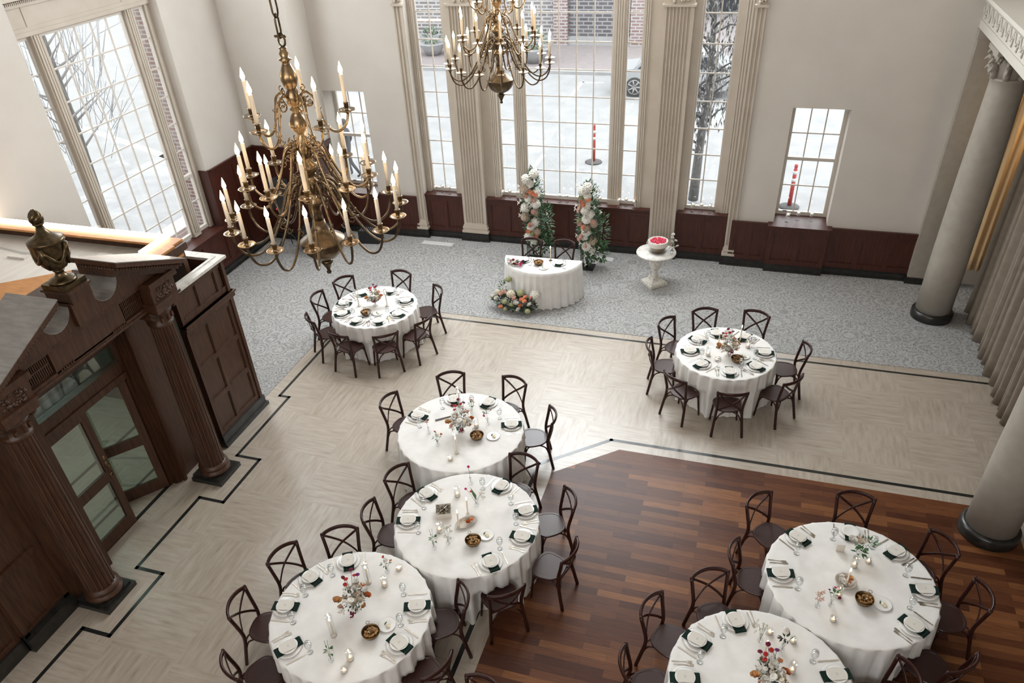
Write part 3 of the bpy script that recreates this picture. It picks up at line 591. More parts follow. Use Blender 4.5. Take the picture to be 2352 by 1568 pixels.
# tympanum with two round scoops, raking cornices, central pedestal
zb = 3.32
pts = [(AX-1.32, zb), (AX+1.32, zb)]
def rk(yy): return 3.40+(1.45-abs(yy-AX))*0.425         # top of the raking cornice
prof = [(AX+1.30, zb+.02)]
for q in range(0, 13): a = radians(-2)-radians(178)*q/12; prof.append((AX+0.37+0.205*cos(a), 3.60+0.205*sin(a)))
prof += [(AX+0.165, 3.62)]
full = [(AX+1.30, zb)]+prof+[(2*AX-y_, z_) for y_, z_ in reversed(prof)]+[(AX-1.30, zb)]
b = MB(); b.prism(full, -7.43, -6.80, 'x'); b.build('tympanum', M['walnut'], por)
for s_ in (-1, 1):
    def Y(v): return AX+s_*v
    c1 = [(Y(1.46), rk(Y(1.46))), (Y(0.43), rk(Y(0.43))), (Y(0.43), rk(Y(0.43))-0.055), (Y(1.46), rk(Y(1.46))-0.055)]
    b = MB(); b.prism(c1 if s_ > 0 else c1[::-1], -7.24, -6.58, 'x'); b.build('cornice_top', M['walnut'], por)
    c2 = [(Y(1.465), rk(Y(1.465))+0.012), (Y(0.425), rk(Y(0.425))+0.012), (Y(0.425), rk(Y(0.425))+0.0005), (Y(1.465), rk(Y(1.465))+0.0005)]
    b = MB(); b.prism(c2 if s_ > 0 else c2[::-1], -7.245, -6.575, 'x'); b.build('cornice_sheen_board', M['sheenboard'], por)  # thin added layer that carries the painted sheen of the cornice top
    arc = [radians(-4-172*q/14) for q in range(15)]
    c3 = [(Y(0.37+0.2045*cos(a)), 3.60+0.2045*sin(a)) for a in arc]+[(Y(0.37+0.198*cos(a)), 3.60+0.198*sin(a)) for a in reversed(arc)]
    b = MB(); b.prism(c3 if s_ < 0 else c3[::-1], -7.43, -6.803, 'x'); b.build('scoop_sheen_lining', M['sheenboard'], por)  # added inner layer, its grey stands in for sheen in the scoop
    b = MB()
    for d0, d1, xx in ((0.055, 0.10, -6.62), (0.10, 0.14, -6.68), (0.14, 0.19, -6.74)):
        c = [(Y(1.42), rk(Y(1.42))-d0), (Y(0.45), rk(Y(0.45))-d0), (Y(0.45), rk(Y(0.45))-d1), (Y(1.42), rk(Y(1.42))-d1)]; b.prism(c if s_ > 0 else c[::-1], -7.18, xx, 'x')
    for k in range(24):
        v = 0.46+k*0.04; b.ball((-6.61, Y(v), rk(Y(v))-0.078), 0.014, 6, 4)
    for k in range(14): b.ball((-7.12+k*0.037, Y(0.425), rk(Y(0.43))-0.08), 0.017, 6, 4)
    b.build('cornice_moulding', M['walnut'], por)
b = MB(); b.box(-7.08, -6.74, AX-0.145, AX+0.145, 3.60, 3.73); b.box(-7.10, -6.72, AX-0.165, AX+0.165, 3.73, 3.755); b.box(-7.12, -6.76, AX-0.16, AX+0.16, 3.34, 3.62); b.build('centre_pedestal', M['walnut'], por)
# carved urn on the pedestal
u = thing('urn', 'dark carved wooden urn with a flame finial on the broken pediment', 'urn', (-6.91, AX, 3.755))
b = MB(); b.box(-0.155, 0.155, -0.155, 0.155, 0, 0.06); b.build('urn_plinth', M['iron'], u)
b = MB(); b.lathe([(0.14, 0.06), (0.145, 0.075), (0.12, 0.09), (0.07, 0.11), (0.045, 0.15), (0.05, 0.175), (0.06, 0.18), (0.045, 0.19)], n=28); b.build('urn_foot', M['iron'], u)
b = MB(); V = []; F = []; n = 48; pr = [(0.05, 0.19), (0.10, 0.215), (0.135, 0.26), (0.155, 0.33), (0.165, 0.41), (0.17, 0.47), (0.172, 0.50)]
for r, z in pr:
    for i in range(n): rr = r*(1-0.05*(i % 4 == 1)-0.05*(i % 4 == 2)); V.append((rr*cos(2*pi*i/n), rr*sin(2*pi*i/n), z))
for j in range(len(pr)-1):
    for i in range(n): F.append((j*n+i, j*n+(i+1) % n, (j+1)*n+(i+1) % n, (j+1)*n+i))
b.add(V, F, True); b.lathe([(0.172, 0.50), (0.185, 0.51), (0.185, 0.53), (0.17, 0.54), (0.15, 0.55), (0.09, 0.58), (0.05, 0.63), (0.035, 0.68)], n=32); b.build('urn_body', M['iron'], u)
b = MB()
for i in range(4):
    a0 = i*pi/2+0.4; pts = [((0.175-0.02*sin(pi*q/8))*cos(a0+q*pi/16), (0.175-0.02*sin(pi*q/8))*sin(a0+q*pi/16), 0.47-0.16*sin(pi*q/8)) for q in range(9)]; b.tube(pts, 0.022, 6)
    b.tube([(0.18*cos(a0), 0.18*sin(a0), 0.49), (0.165*cos(a0), 0.165*sin(a0), 0.36), (0.14*cos(a0), 0.14*sin(a0), 0.25)], [0.03, 0.026, 0.012], 6)
b.build('drapery_swag', M['iron'], u)
b = MB(); b.lathe([(0.035, 0.68), (0.06, 0.70), (0.05, 0.72)], n=16)
for i in range(5):
    a0 = 2*pi*i/5; b.tube([(0.02*cos(a0+q*0.5)*(3-abs(q-1.5))*.8, 0.02*sin(a0+q*0.5)*(3-abs(q-1.5))*.8, 0.71+q*0.035) for q in range(5)], [0.03, 0.036, 0.034, 0.026, 0.01], 6)
b.build('finial', M['iron'], u)
# the two door leaves: left one shut, right one open inwards
def leaf_door(name, y_h, side, ang):
    d = sroot(name); d.location = (-7.53, y_h, 0); d.rotation_euler = (0, 0, ang)
    W = 0.735; b = MB(); s_ = side
    def bx(m, a, c, x0, x1, z0, z1):
        a, c = sorted((s_*a, s_*c)); m.box(x0, x1, a, c, z0, z1)
    bx(b, 0.005, 0.11, -0.02, 0.02, 0.01, 1.94); bx(b, W-0.11, W-0.005, -0.02, 0.02, 0.01, 1.94); bx(b, 0.11, W-0.11, -0.02, 0.02, 0.01, 0.20); bx(b, 0.11, W-0.11, -0.02, 0.02, 0.84, 1.00); bx(b, 0.11, W-0.11, -0.02, 0.02, 1.84, 1.94)
    b.build('door_frame', M['walnut'], d)
    g = MB(); bx(g, 0.11, W-0.11, -0.003, 0.003, 0.20, 0.84); bx(g, 0.11, W-0.11, -0.003, 0.003, 1.00, 1.84); g.build('door_pane', M['greenpane'], d)
    h = MB()
    def pp(v, x, z): return (x, s_*v, z)
    h.tube([pp(W-0.055, 0.02, 1.10), pp(W-0.055, 0.055, 1.08), pp(W-0.055, 0.065, 1.0), pp(W-0.055, 0.055, 0.92), pp(W-0.055, 0.02, 0.90)], 0.009, 6)
    for z in (1.19, 1.10, 0.90): h.ball(pp(W-0.055, 0.02, z), 0.028, 8, 6, (0.5, 1, 1.5))
    h.build('door_handle', M['brass'], d); return d
leaf_door('door_1', AX-0.735, 1, 0); leaf_door('door_2', AX+0.735, -1, radians(-38))
# vestibule: walls, raised roof box, light strip
b = MB(); b.box(-10.73, -7.48, 7.87, 7.95, 0, 3.10); b.box(-10.73, -7.48, 2.9, 2.98, 0, 3.10); b.box(-7.48, -7.40, 6.3, 7.95, 3.0, 3.10); b.box(-7.48, -7.40, 2.9, 4.7, 3.0, 3.10); b.box(-7.48, -7.44, AX-.75, AX+.75, 2.95, 3.10)
b.build('vestibule_wall', M['walnut'], por)
b = MB(); b.box(-10.73, -7.9, 2.98, 7.87, 2.92, 2.96); b.box(-8.6, -8.3, 7.5, 7.58, 2.96, 2.99); b.box(-9.9, -9.6, 7.2, 7.28, 2.96, 2.99); b.build('vestibule_roof', M['roofboard'], por)
b = MB(); b.prism([(-10.6, 2.99), (-7.42, 2.99), (-7.42, 7.86), (-8.0, 7.5), (-8.52, 7.16), (-9.35, 6.53), (-10.6, 5.6)], 2.925, 2.967); b.build('vestibule_roof_plywood', M['plywood'], por)
b = MB(); b.box(-10.73, -7.46, 7.74, 7.97, 3.10, 3.13); b.box(-7.78, -7.42, 6.5, 7.74, 3.10, 3.13); b.build('roof_ledge', M['plywood'], por)
ls = thing('light_strip', 'bright warm strip light lying along the vestibule roof edge', 'light strip', (0, 0, 0))
b = MB(); b.box(-10.72, -7.66, 7.88, 7.95, 3.131, 3.18); b.box(-7.73, -7.66, 7.40, 7.88, 3.131, 3.18); b.build('glowing_tube', M['led'], ls)
cb = MB(); cb.tube([(-10.3, 7.45, 2.975), (-9.8, 7.38, 2.975), (-9.2, 7.42, 2.975), (-8.7, 7.35, 2.975), (-8.1, 7.42, 2.975), (-7.8, 7.2, 2.98)], 0.008, 5); cb.build('power_cord', M['vent'], ls)
b = MB(); b.box(-10.6, -7.9, 7.84, 7.87, 0.25, 2.2); b.build('woven_screen', M['grille2'], por)
b = MB(); b.box(-10.73, -10.60, 2.98, 7.87, 0, 2.92); b.build('vestibule_back_wall', M['pinkbrick'], por)
b = MB(); stripline(b, [(-9.0, 3.4), (-9.0, 7.5)], 0.06, 0.0022); stripline(b, [(-8.0, 3.4), (-8.0, 7.5)], 0.05, 0.0021); struct(b.build('trim_4', M['inlay']))
area('vestibule_lamp', (-9.2, 5.5, 2.88), (0, 0, 0), 1.2, 2.4, 42, (0.85, 1.0, 0.93))

# ------------------------------------------------------------------ chandeliers
def smooth_path(pts, k=6):
    """Catmull-Rom through the points"""
    P = [Vector(p) for p in pts]; P = [P[0]*2-P[1]]+P+[P[-1]*2-P[-2]]; out = []
    for i in range(1, len(P)-2):
        for j in range(k):
            t = j/k; out.append(0.5*((2*P[i])+(P[i+1]-P[i-1])*t+(2*P[i-1]-5*P[i]+4*P[i+1]-P[i+2])*t*t+(3*P[i]-P[i-1]-3*P[i+1]+P[i+2])*t**3))
    out.append(P[-2]); return out
def scroll(m, c, r0, turns, ang, r, sgn=1):
    pts = []
    for q in range(int(turns*9)+1):
        a = ang+sgn*q*2*pi/9; rr = r0*(1-0.8*q/(turns*9)); pts.append((c[0]+rr*cos(a), 0, c[1]+rr*sin(a)))
    m.tube(pts, r, 5)
def arm_mesh(tier):
    m = MB()
    R, zp, hub = {'b': (0.78, 0.60, 0.87), 'm': (0.56, 0.97, 1.21), 'u': (0.435, 1.48, 1.64)}[tier]
    if tier == 'b': pts = [(0.07, hub), (0.13, hub+0.07), (0.21, hub+0.03), (0.27, hub-0.10), (0.35, hub-0.26), (0.47, zp-0.16), (0.60, zp-0.24), (0.72, zp-0.20), (0.78, zp-0.08), (0.78, zp)]
    elif tier == 'm': pts = [(0.06, hub), (0.11, hub+0.05), (0.17, hub+0.01), (0.22, hub-0.12), (0.30, zp-0.05), (0.39, zp-0.17), (0.48, zp-0.19), (0.55, zp-0.12), (0.56, zp)]
    else: pts = [(0.05, hub), (0.10, hub+0.05), (0.16, hub+0.01), (0.19, hub-0.09), (0.24, zp-0.10), (0.32, zp-0.16), (0.40, zp-0.12), (0.435, zp-0.04), (0.435, zp)]
    m.tube(smooth_path([(a, 0, z) for a, z in pts], 4), 0.0115, 6)
    k = pts[2]; scroll(m, (k[0]-0.03, k[1]-0.05), 0.05, 1.3, pi/2, 0.007, 1); scroll(m, (k[0]+0.03, k[1]-0.10), 0.03, 1.2, 0, 0.006, -1)
    scroll(m, (pts[4][0]-0.02, pts[4][1]-0.04), 0.035, 1.2, pi, 0.006, 1); scroll(m, (pts[1][0]-0.01, pts[1][1]+0.03), 0.03, 1.0, pi/2, 0.006, -1)
    for a, z in (pts[4], pts[1]): m.ball((a, 0, z), 0.018, 6, 5)
    return m.mesh('arm', M['bowlbrass'] if tier == 'b' else M['brass']), R, zp
pan = MB(); pan.lathe([(0.008, -0.03), (0.02, -0.012), (0.045, -0.004), (0.052, 0.004), (0.070, 0.006), (0.078, 0.014), (0.074, 0.016), (0.052, 0.010), (0.040, 0.006), (0.018, 0.012), (0.015, 0.03), (0.021, 0.035), (0.021, 0.065), (0.026, 0.07), (0.026, 0.075), (0.0, 0.075)], n=20); PAN = pan.mesh('drip_pan', M['brass'])
cd = MB(); cd.lathe([(0.0175, 0.07), (0.0175, 0.30), (0.011, 0.307), (0.0, 0.307)], n=10); CAND = cd.mesh('candle_sleeve', M['wax'])
fl = MB(); fl.lathe([(0.005, 0.303), (0.017, 0.322), (0.020, 0.337), (0.015, 0.36), (0.005, 0.392), (0.0, 0.41)], n=8); FLM = fl.mesh('flame_bulb', M['flame'])
ARM = {k: arm_mesh(k) for k in 'bmu'}
def chandelier(x, y, z0, ph, label, hubmats=None):
    t = thing('chandelier', label, 'chandelier', (x, y, z0), 0, 'three tier brass chandeliers')
    sh = MB(); sh.lathe([(0.055, 0.55), (0.045, 0.62), (0.05, 0.68), (0.085, 0.72), (0.10, 0.75), (0.06, 0.78), (0.075, 0.82), (0.085, 0.86), (0.085, 0.93), (0.05, 0.95), (0.055, 1.0), (0.095, 1.04), (0.09, 1.09), (0.05, 1.12),
        (0.065, 1.16), (0.075, 1.19), (0.075, 1.26), (0.045, 1.29), (0.055, 1.315), (0.03, 1.34), (0.035, 1.36), (0.07, 1.40), (0.078, 1.44), (0.055, 1.50), (0.028, 1.54), (0.05, 1.56), (0.03, 1.58), (0.055, 1.60), (0.06, 1.68), (0.035, 1.72),
        (0.055, 1.75), (0.072, 1.80), (0.066, 1.85), (0.035, 1.92), (0.03, 1.94), (0.058, 1.955), (0.03, 1.97), (0.04, 2.0), (0.025, 2.03), (0.035, 2.045), (0.0, 2.06)], n=24); sh.build('shaft', M['brass'], t)
    bw = MB(); bw.lathe([(0.0, 0.165), (0.06, 0.17), (0.12, 0.195), (0.17, 0.24), (0.20, 0.295), (0.213, 0.35), (0.216, 0.358), (0.205, 0.368), (0.15, 0.405), (0.095, 0.45), (0.068, 0.50), (0.055, 0.56)], n=32); bw.build('bowl', M['bowlbrass'], t)
    fi = MB(); fi.lathe([(0.0, 0.0), (0.02, 0.008), (0.024, 0.025), (0.014, 0.04), (0.02, 0.06), (0.045, 0.11), (0.06, 0.13), (0.05, 0.15), (0.03, 0.16), (0.04, 0.185)], n=20); fi.build('finial', M['iron'], t)
    ch = MB(); ch.tube([(0.03*cos(q*pi/6), 0.01, 2.10+0.05*sin(q*pi/6)) for q in range(12)], 0.009, 6, closed=True); ch.tube([(-0.05, 0, 2.13), (0.05, 0, 2.13)], 0.012, 6)
    z = 2.13; k = 0
    while z0+z < CEIL:
        pts = []
        for q in range(14):
            a = 2*pi*q/14; u_, v_ = 0.026*cos(a), 0.064*sin(a)+(0.026 if sin(a) > 0 else -0.026); pts.append((u_, 0, z+0.075+v_) if k % 2 else (0, u_, z+0.075+v_))
        ch.tube(pts, 0.0085, 5, closed=True); z += 0.152; k += 1
    ch.build('chain', M['iron'], t)
    for tier, n, off in (('b', 15, -88+ph), ('m', 10, -62+ph), ('u', 5, -105+ph)):
        me, R, zp = ARM[tier]
        for i in range(n):
            a = inst('arm', me, t, rot=(0, 0, radians(off+i*360/n)))
            inst('drip_pan', PAN, a, (R, 0, zp)); inst('candle_sleeve', CAND, a, (R, 0, zp)); inst('flame_bulb', FLM, a, (R, 0, zp))
    return t
chandelier(-3.80, 5.807, 4.07, 0, 'near brass candle chandelier hanging above the carpet corner')
chandelier(-3.893, 11.651, 4.07, -6, 'far brass candle chandelier hanging before the big window')
point('chandelier_glow_near', (-3.80, 5.807, 5.35), 14, (1.0, 0.70, 0.42), 0.5)
point('chandelier_glow_far', (-3.893, 11.651, 5.35), 14, (1.0, 0.70, 0.42), 0.5)

# ------------------------------------------------------------------ chairs
def chair_meshes():
    R = {}
    # seat: rounded shield shape
    out = []
    for q in range(40):
        a = 2*pi*q/40; e = 0.72; c_, s_ = cos(a), sin(a); px = abs(c_)**e*(1 if c_ > 0 else -1); py = abs(s_)**e*(1 if s_ > 0 else -1)
        out.append((px*(0.205-0.028*py), py*0.188-0.008))
    m = MB(); V = []
    for sc, z in ((0.93, 0.405), (1.0, 0.412), (1.0, 0.428), (0.975, 0.434), (0.86, 0.434), (0.84, 0.430)): V += [(x*sc, y*sc, z) for x, y in out]
    F = []; n = 40
    for j in range(5):
        for i in range(n): F.append((j*n+i, j*n+(i+1) % n, (j+1)*n+(i+1) % n, (j+1)*n+i))
    F.append(tuple(reversed(range(n)))); F.append(tuple(5*n+i for i in range(n))); m.add(V, F, False); R['seat'] = m.mesh('seat', M['seatwood'])
    m = MB(); rail = smooth_path([(-0.222, 0.235, 0.812), (-0.15, 0.285, 0.826), (-0.05, 0.315, 0.834), (0.05, 0.315, 0.834), (0.15, 0.285, 0.826), (0.222, 0.235, 0.812)], 3); m.tube(rail, 0, 8, flat=(0.0165, 0.029))
    for s_ in (-1, 1): m.ball((s_*0.215, 0.243, 0.83), 0.018, 7, 5)
    R['rail'] = m.mesh('top_rail', M['chairwood'])
    m = MB(); m.tube(smooth_path([(-0.19, 0.245, 0.80), (-0.09, 0.275, 0.70), (0.02, 0.27, 0.61), (0.12, 0.225, 0.52), (0.175, 0.185, 0.455)], 3), 0, 6, flat=(0.008, 0.0165)); R['s1'] = m.mesh('cross_slat', M['chairwood'])
    m = MB(); m.tube(smooth_path([(0.19, 0.245, 0.80), (0.09, 0.265, 0.70), (-0.02, 0.26, 0.61), (-0.12, 0.215, 0.52), (-0.175, 0.185, 0.455)], 3), 0, 6, flat=(0.008, 0.0165)); R['s2'] = m.mesh('cross_slat', M['chairwood'])
    for s_, k in ((-1, 'rl'), (1, 'rr')):
        m = MB(); m.tube(smooth_path([(s_*0.226, 0.252, 0.0), (s_*0.208, 0.215, 0.20), (s_*0.188, 0.182, 0.40), (s_*0.185, 0.185, 0.52), (s_*0.197, 0.215, 0.67), (s_*0.212, 0.243, 0.82)], 3), 0.021, 8); R[k] = m.mesh('leg', M['chairwood'])
    for s_, k in ((-1, 'fl'), (1, 'fr')):
        m = MB(); m.tube(smooth_path([(s_*0.205, -0.172, 0.0), (s_*0.190, -0.158, 0.18), (s_*0.172, -0.140, 0.41)], 4), [0.0145]*4+[0.017]*4+[0.021], 8); R[k] = m.mesh('leg', M['chairwood'])
    for i, (s_, y0, y1, y2, y3) in enumerate(((-1, -0.03, -0.11, -0.152, -0.13), (1, -0.03, -0.11, -0.152, -0.13), (-1, 0.05, 0.15, 0.197, 0.14), (1, 0.05, 0.15, 0.197, 0.14))):
        m = MB(); m.tube(smooth_path([(s_*0.150, y0, 0.402), (s_*0.180, y1, 0.37), (s_*0.192, y2, 0.26), (s_*0.14, y2*0.97, 0.37), (s_*0.05, y3, 0.402)], 3), 0.0105, 6); R['br%d' % i] = m.mesh('brace', M['chairwood'])
    return R
CM = chair_meshes()
SP = dict(T1='upper left small table', T2='upper right small table', T3='farthest large table', T4='middle large table', T5='lower left large table', T6='lower right large table', T7='bottom edge large table')
CHG = dict(T1='chairs around the small upper left table', T2='chairs around the small upper right table', T3='chairs around the farthest large table', T4='chairs around the middle large table', T5='chairs around the lower left large table', T6='chairs around the lower right large table', T7='chairs around the bottom edge table', H='chairs behind the head table', X='chairs around the lower left large table')
CH = [('T1',-6.935,11.161,144,'back left'),('T1',-6.160,11.538,85,'back'),('T1',-7.072,10.611,179,'left'),('T1',-6.862,10.033,-132,'front left'),('T1',-6.245,9.71,-101,'front'),('T1',-5.64,9.84,-51,'front right'),('T1',-5.27,10.33,-20,'right'),('T1',-5.390,11.158,41,'back right'),
('T2',-0.337,11.351,110,'back'),('T2',0.352,11.436,73,'back right'),('T2',-0.792,10.975,149,'back left'),('T2',-0.902,10.365,-173,'left'),('T2',-0.523,9.725,-124,'front left'),('T2',0.149,9.548,-79,'front'),('T2',0.829,10.001,-38,'front right'),('T2',0.953,10.714,10,'right'),
('T3',-3.875,8.555,116,'back'),('T3',-3.051,8.633,73,'back right'),('T3',-4.423,7.920,168,'left'),('T3',-2.461,8.102,19,'right'),
('T4',-3.661,6.421,156,'back left'),('T4',-3.689,5.814,-173,'left'),('T4',-2.385,6.945,79,'back'),('T4',-1.799,6.489,29,'back right'),('T4',-1.621,5.817,-10,'right'),('T4',-2.058,5.226,-52,'front right'),
('T5',-3.997,5.150,119,'back'),('T5',-4.392,4.795,159,'back left'),('T5',-4.488,4.158,-170,'left'),('T5',-4.192,3.603,-126,'front left'),('T5',-3.56,3.30,-96,'front'),('T5',-2.580,4.735,29,'right'),('T5',-2.526,4.061,-23,'front right'),('X',-1.834,3.643,75,''),
('T6',0.836,7.003,140,'back left'),('T6',0.680,6.221,175,'left'),('T6',1.768,7.245,91,'back'),('T6',2.462,6.828,35,'back right'),('T6',2.703,6.244,11,'right'),('T6',2.447,5.515,-45,'front right'),
('T7',1.891,4.981,22,'right'),('T7',0.305,5.606,118,'back'),('T7',-0.136,5.165,158,'back left'),('T7',-0.251,4.554,-166,'left'),
('H',-4.068,13.43,90,'left'),('H',-3.405,13.47,86,'right')]
def make_chair():
    t = thing('crossback_chair', '', 'chair')
    for nm, k in (('seat', 'seat'), ('top_rail', 'rail'), ('cross_slat', 's1'), ('cross_slat', 's2'), ('leg', 'rl'), ('leg', 'rr'), ('leg', 'fl'), ('leg', 'fr'), ('brace', 'br0'), ('brace', 'br1'), ('brace', 'br2'), ('brace', 'br3')): inst(nm, CM[k], t)
    return t
first = None; CPOS = {}
for tb, x, y, a, nm in CH:
    rz = radians(a-90)
    if first is None: first = make_chair(); t = first; t.location = (x, y, 0); t.rotation_euler = (0, 0, rz)
    else: t = copy_tree(first, (x, y, 0), rz)
    zf = 0.006 if (y > 11.86 or x < -7.33) else (0.0055 if (x > -2.0 and y < 8.4) else 0.0)
    t.location.z = zf
    if tb == 'H': t['label'] = 'dark crossback chair behind the head table, the %s one of two' % nm
    elif tb == 'X': t['label'] = 'chair cut off by the bottom edge on the marble strip between tables'
    else: t['label'] = 'dark wooden crossback chair at the %s side of the %s' % (nm, SP[tb])
    t['category'] = 'chair'; t['group'] = CHG[tb]; CPOS.setdefault(tb, []).append((x, y, radians(a)))

# ------------------------------------------------------------------ draped tables
TAB = dict(T1=(-6.135, 10.585, 0.765), T2=(0.010, 10.462, 0.765), T3=(-3.394, 7.614, 0.885), T4=(-2.705, 5.954, 0.878), T5=(-3.468, 4.36, 0.872), T6=(1.654, 6.187, 0.882), T7=(0.784, 4.643, 0.878))
TZ = 0.76
def cloth(name, key, seed):
    cx, cy, R = TAB[key]; rnd = random.Random(seed); n = 240; ph = [rnd.uniform(0, 6.28) for _ in range(6)]
    V = [(0, 0, TZ)]; rings = []
    for rr in (0.35, 0.65, 0.85, 0.94, 0.985): rings.append((R*rr, TZ, 0))
    rings += [(R*0.998, TZ-0.004, 0), (R+0.003, TZ-0.012, 0.02)]
    for k in range(1, 15): s_ = k/14; rings.append((R+0.004, TZ-0.012-(TZ-0.014)*s_, s_))
    folds = 26 if R < 0.8 else 30
    for r, z, s_ in rings:
        for i in range(n):
            a = 2*pi*i/n; q = r; zz = z
            if s_ > 0:
                env = 0.55+0.45*abs(sin(1.5*a+ph[0]))
                w_ = 0.8*sin(folds*a+1.3*sin(3*a+ph[1])+ph[2])+0.35*sin(2*folds*a+ph[3]+2*sin(2*a))
                amp = (0.008+0.034*s_**0.7)*env; q = r-0.012*s_+amp*w_+0.028*s_
                if s_ > 0.95: zz = z+0.010*(1+sin(5*a+ph[4]))*0.5
                # stay on the own side of a touching table
                for k2, (ox, oy, oR) in TAB.items():
                    if k2 == key: continue
                    d = hypot(ox-cx, oy-cy)
                    if d < R+oR+0.25:
                        ca = cos(a-atan2(oy-cy, ox-cx)); lim = (d*R/(R+oR)-0.004)
                        if ca > 0.05: q = min(q, lim/ca)
                for k2, lst in CPOS.items():
                    if k2 == key: continue
                    for hx, hy, ha in lst:
                        dx, dy = hx-cx, hy-cy; dd = hypot(dx, dy)
                        if dd > R+0.45: continue
                        al = a-atan2(dy, dx)
                        if abs(dd*sin(al)) < 0.30 and cos(al) > 0: q = min(q, max(R-0.16, dd*cos(al)-sqrt(0.09-(dd*sin(al))**2)))
                # chairs push the cloth in
                if zz < 0.47:
                    for (hx, hy, ha) in CPOS.get(key, [])+(CPOS.get('X', []) if key == 'T5' else []):
                        nx, ny = cos(ha), sin(ha); fx, fy = hx-nx*0.212, hy-ny*0.212; px, py = cx+q*cos(a)-fx, cy+q*sin(a)-fy
                        lat = abs(-px*ny+py*nx)
                        if lat < 0.30 and (px*nx+py*ny) > -0.012:
                            dn = px*nx+py*ny+0.012; ca = cos(a)*nx+sin(a)*ny
                            if ca > 0.2: q -= dn/ca*min(1.0, (0.30-lat)/0.06)
            if s_ > 0 and q < r-0.014*s_: q -= (0.004+0.020*s_)*(1-w_)*0.5
            V.append((q*cos(a), q*sin(a), zz))
    F = [(0, 1+i, 1+(i+1) % n) for i in range(n)]
    for j in range(len(rings)-1):
        for i in range(n): F.append((1+j*n+i, 1+(j+1)*n+i, 1+(j+1)*n+(i+1) % n, 1+j*n+(i+1) % n))
    m = MB(); m.add(V, F, True); o = m.build('tablecloth', M['linen'], loc=(cx, cy, 0)); return o
CL = dict(T1='white cloth over the small round table at upper left on the carpet corner', T2='white cloth over the small round table at upper right', T3='white cloth over the farthest of the three touching round tables', T4='white cloth over the middle of the three touching round tables',
    T5='white cloth over the nearest of the three touching round tables at lower left', T6='white cloth over the large round table at lower right on the wood floor', T7='white cloth over the round table cut off by the bottom edge')
for i, k in enumerate(TAB): tag(cloth('tablecloth', k, 20+i), CL[k], 'tablecloth', 'draped round tables')

# ------------------------------------------------------------------ place settings
TP = TZ+0.0015
m = MB(); m.lathe([(0.0, 0.0), (0.075, 0.0), (0.08, 0.003), (0.132, 0.014), (0.136, 0.017), (0.133, 0.019), (0.092, 0.008), (0.085, 0.0055), (0.0, 0.005)], n=36); PLATE = m.mesh('dinner_plate', M['ceramic'])
m = MB(); m.lathe([(0.0, 0.0), (0.055, 0.0), (0.06, 0.003), (0.095, 0.012), (0.099, 0.015), (0.096, 0.017), (0.066, 0.007), (0.0, 0.005)], n=32); SMALL = m.mesh('side_plate', M['ceramic'])
def napkin_mesh():
    m = MB(); V = []; xs = [-0.060, -0.03, 0.03, 0.060]; ys = [-0.146, -0.134, -0.10, 0.10, 0.134, 0.146]
    for th in (0.0, 0.006):
        for y in ys:
            for x in xs:
                z = 0.019 if abs(y) <= 0.11 else (0.0215 if abs(y) < 0.14 else 0.012); V.append((x+(0.004*sin(y*40)), y, z+th))
    F = []
    for s_ in range(2):
        for j in range(5):
            for i in range(3): a = s_*24+j*4+i; q = (a, a+1, a+5, a+4); F.append(q if s_ else q[::-1])
    for i in range(3): F.append((i, i+1, 24+i+1, 24+i)); F.append((20+i, 44+i, 45+i, 21+i))
    for j in range(5): F.append((j*4, 24+j*4, 24+j*4+4, j*4+4)); F.append((j*4+3, j*4+7, 24+j*4+7, 24+j*4+3))
    m.add(V, F, False); return m.mesh('napkin', M['napkin'])
NAPK = napkin_mesh()
m = MB(); m.box(-0.064, 0.064, -0.080, 0.080, 0, 0.0015); CARD = m.mesh('menu_card', M['paper'])
m = MB()
for k, wd in ((0.004, 0.016), (-0.008, 0.010)): m.box(-wd, wd, k-0.0018, k+0.0018, 0.0015, 0.0019)
CARDT = m.mesh('card_text', M['ink'])
m = MB(); m.lathe([(0.0, 0.0), (0.032, 0.0), (0.033, 0.003), (0.012, 0.008), (0.006, 0.015), (0.005, 0.05), (0.010, 0.062), (0.030, 0.085), (0.038, 0.115), (0.037, 0.145), (0.033, 0.165)], n=20); GOB = m.mesh('goblet', M['glass'])
m = MB(); m.lathe([(0.0, 0.066), (0.008, 0.066), (0.028, 0.087), (0.036, 0.115), (0.0355, 0.135), (0.0, 0.135)], n=18); WATER = m.mesh('water', M['water'])
m = MB(); m.prism([(-0.007, -0.105), (0.007, -0.105), (0.0085, -0.02), (0.0055, 0.0), (0.010, 0.01), (0.011, 0.09), (0.004, 0.112), (-0.006, 0.105), (-0.006, 0.01), (-0.0055, 0.0), (-0.0085, -0.02)], 0.0, 0.003); KNIFE = m.mesh('knife', M['silver'])
m = MB(); m.prism([(-0.006, -0.10), (0.006, -0.10), (0.007, -0.06), (0.003, -0.02), (0.003, 0.03), (0.011, 0.05), (0.012, 0.062), (-0.012, 0.062), (-0.011, 0.05), (-0.003, 0.03), (-0.003, -0.02), (-0.007, -0.06)], 0.0, 0.003)
for k in range(4): m.box(-0.012+k*0.0066, -0.012+k*0.0066+0.0042, 0.062, 0.10, 0.001, 0.003)
FORK = m.mesh('fork', M['silver'])
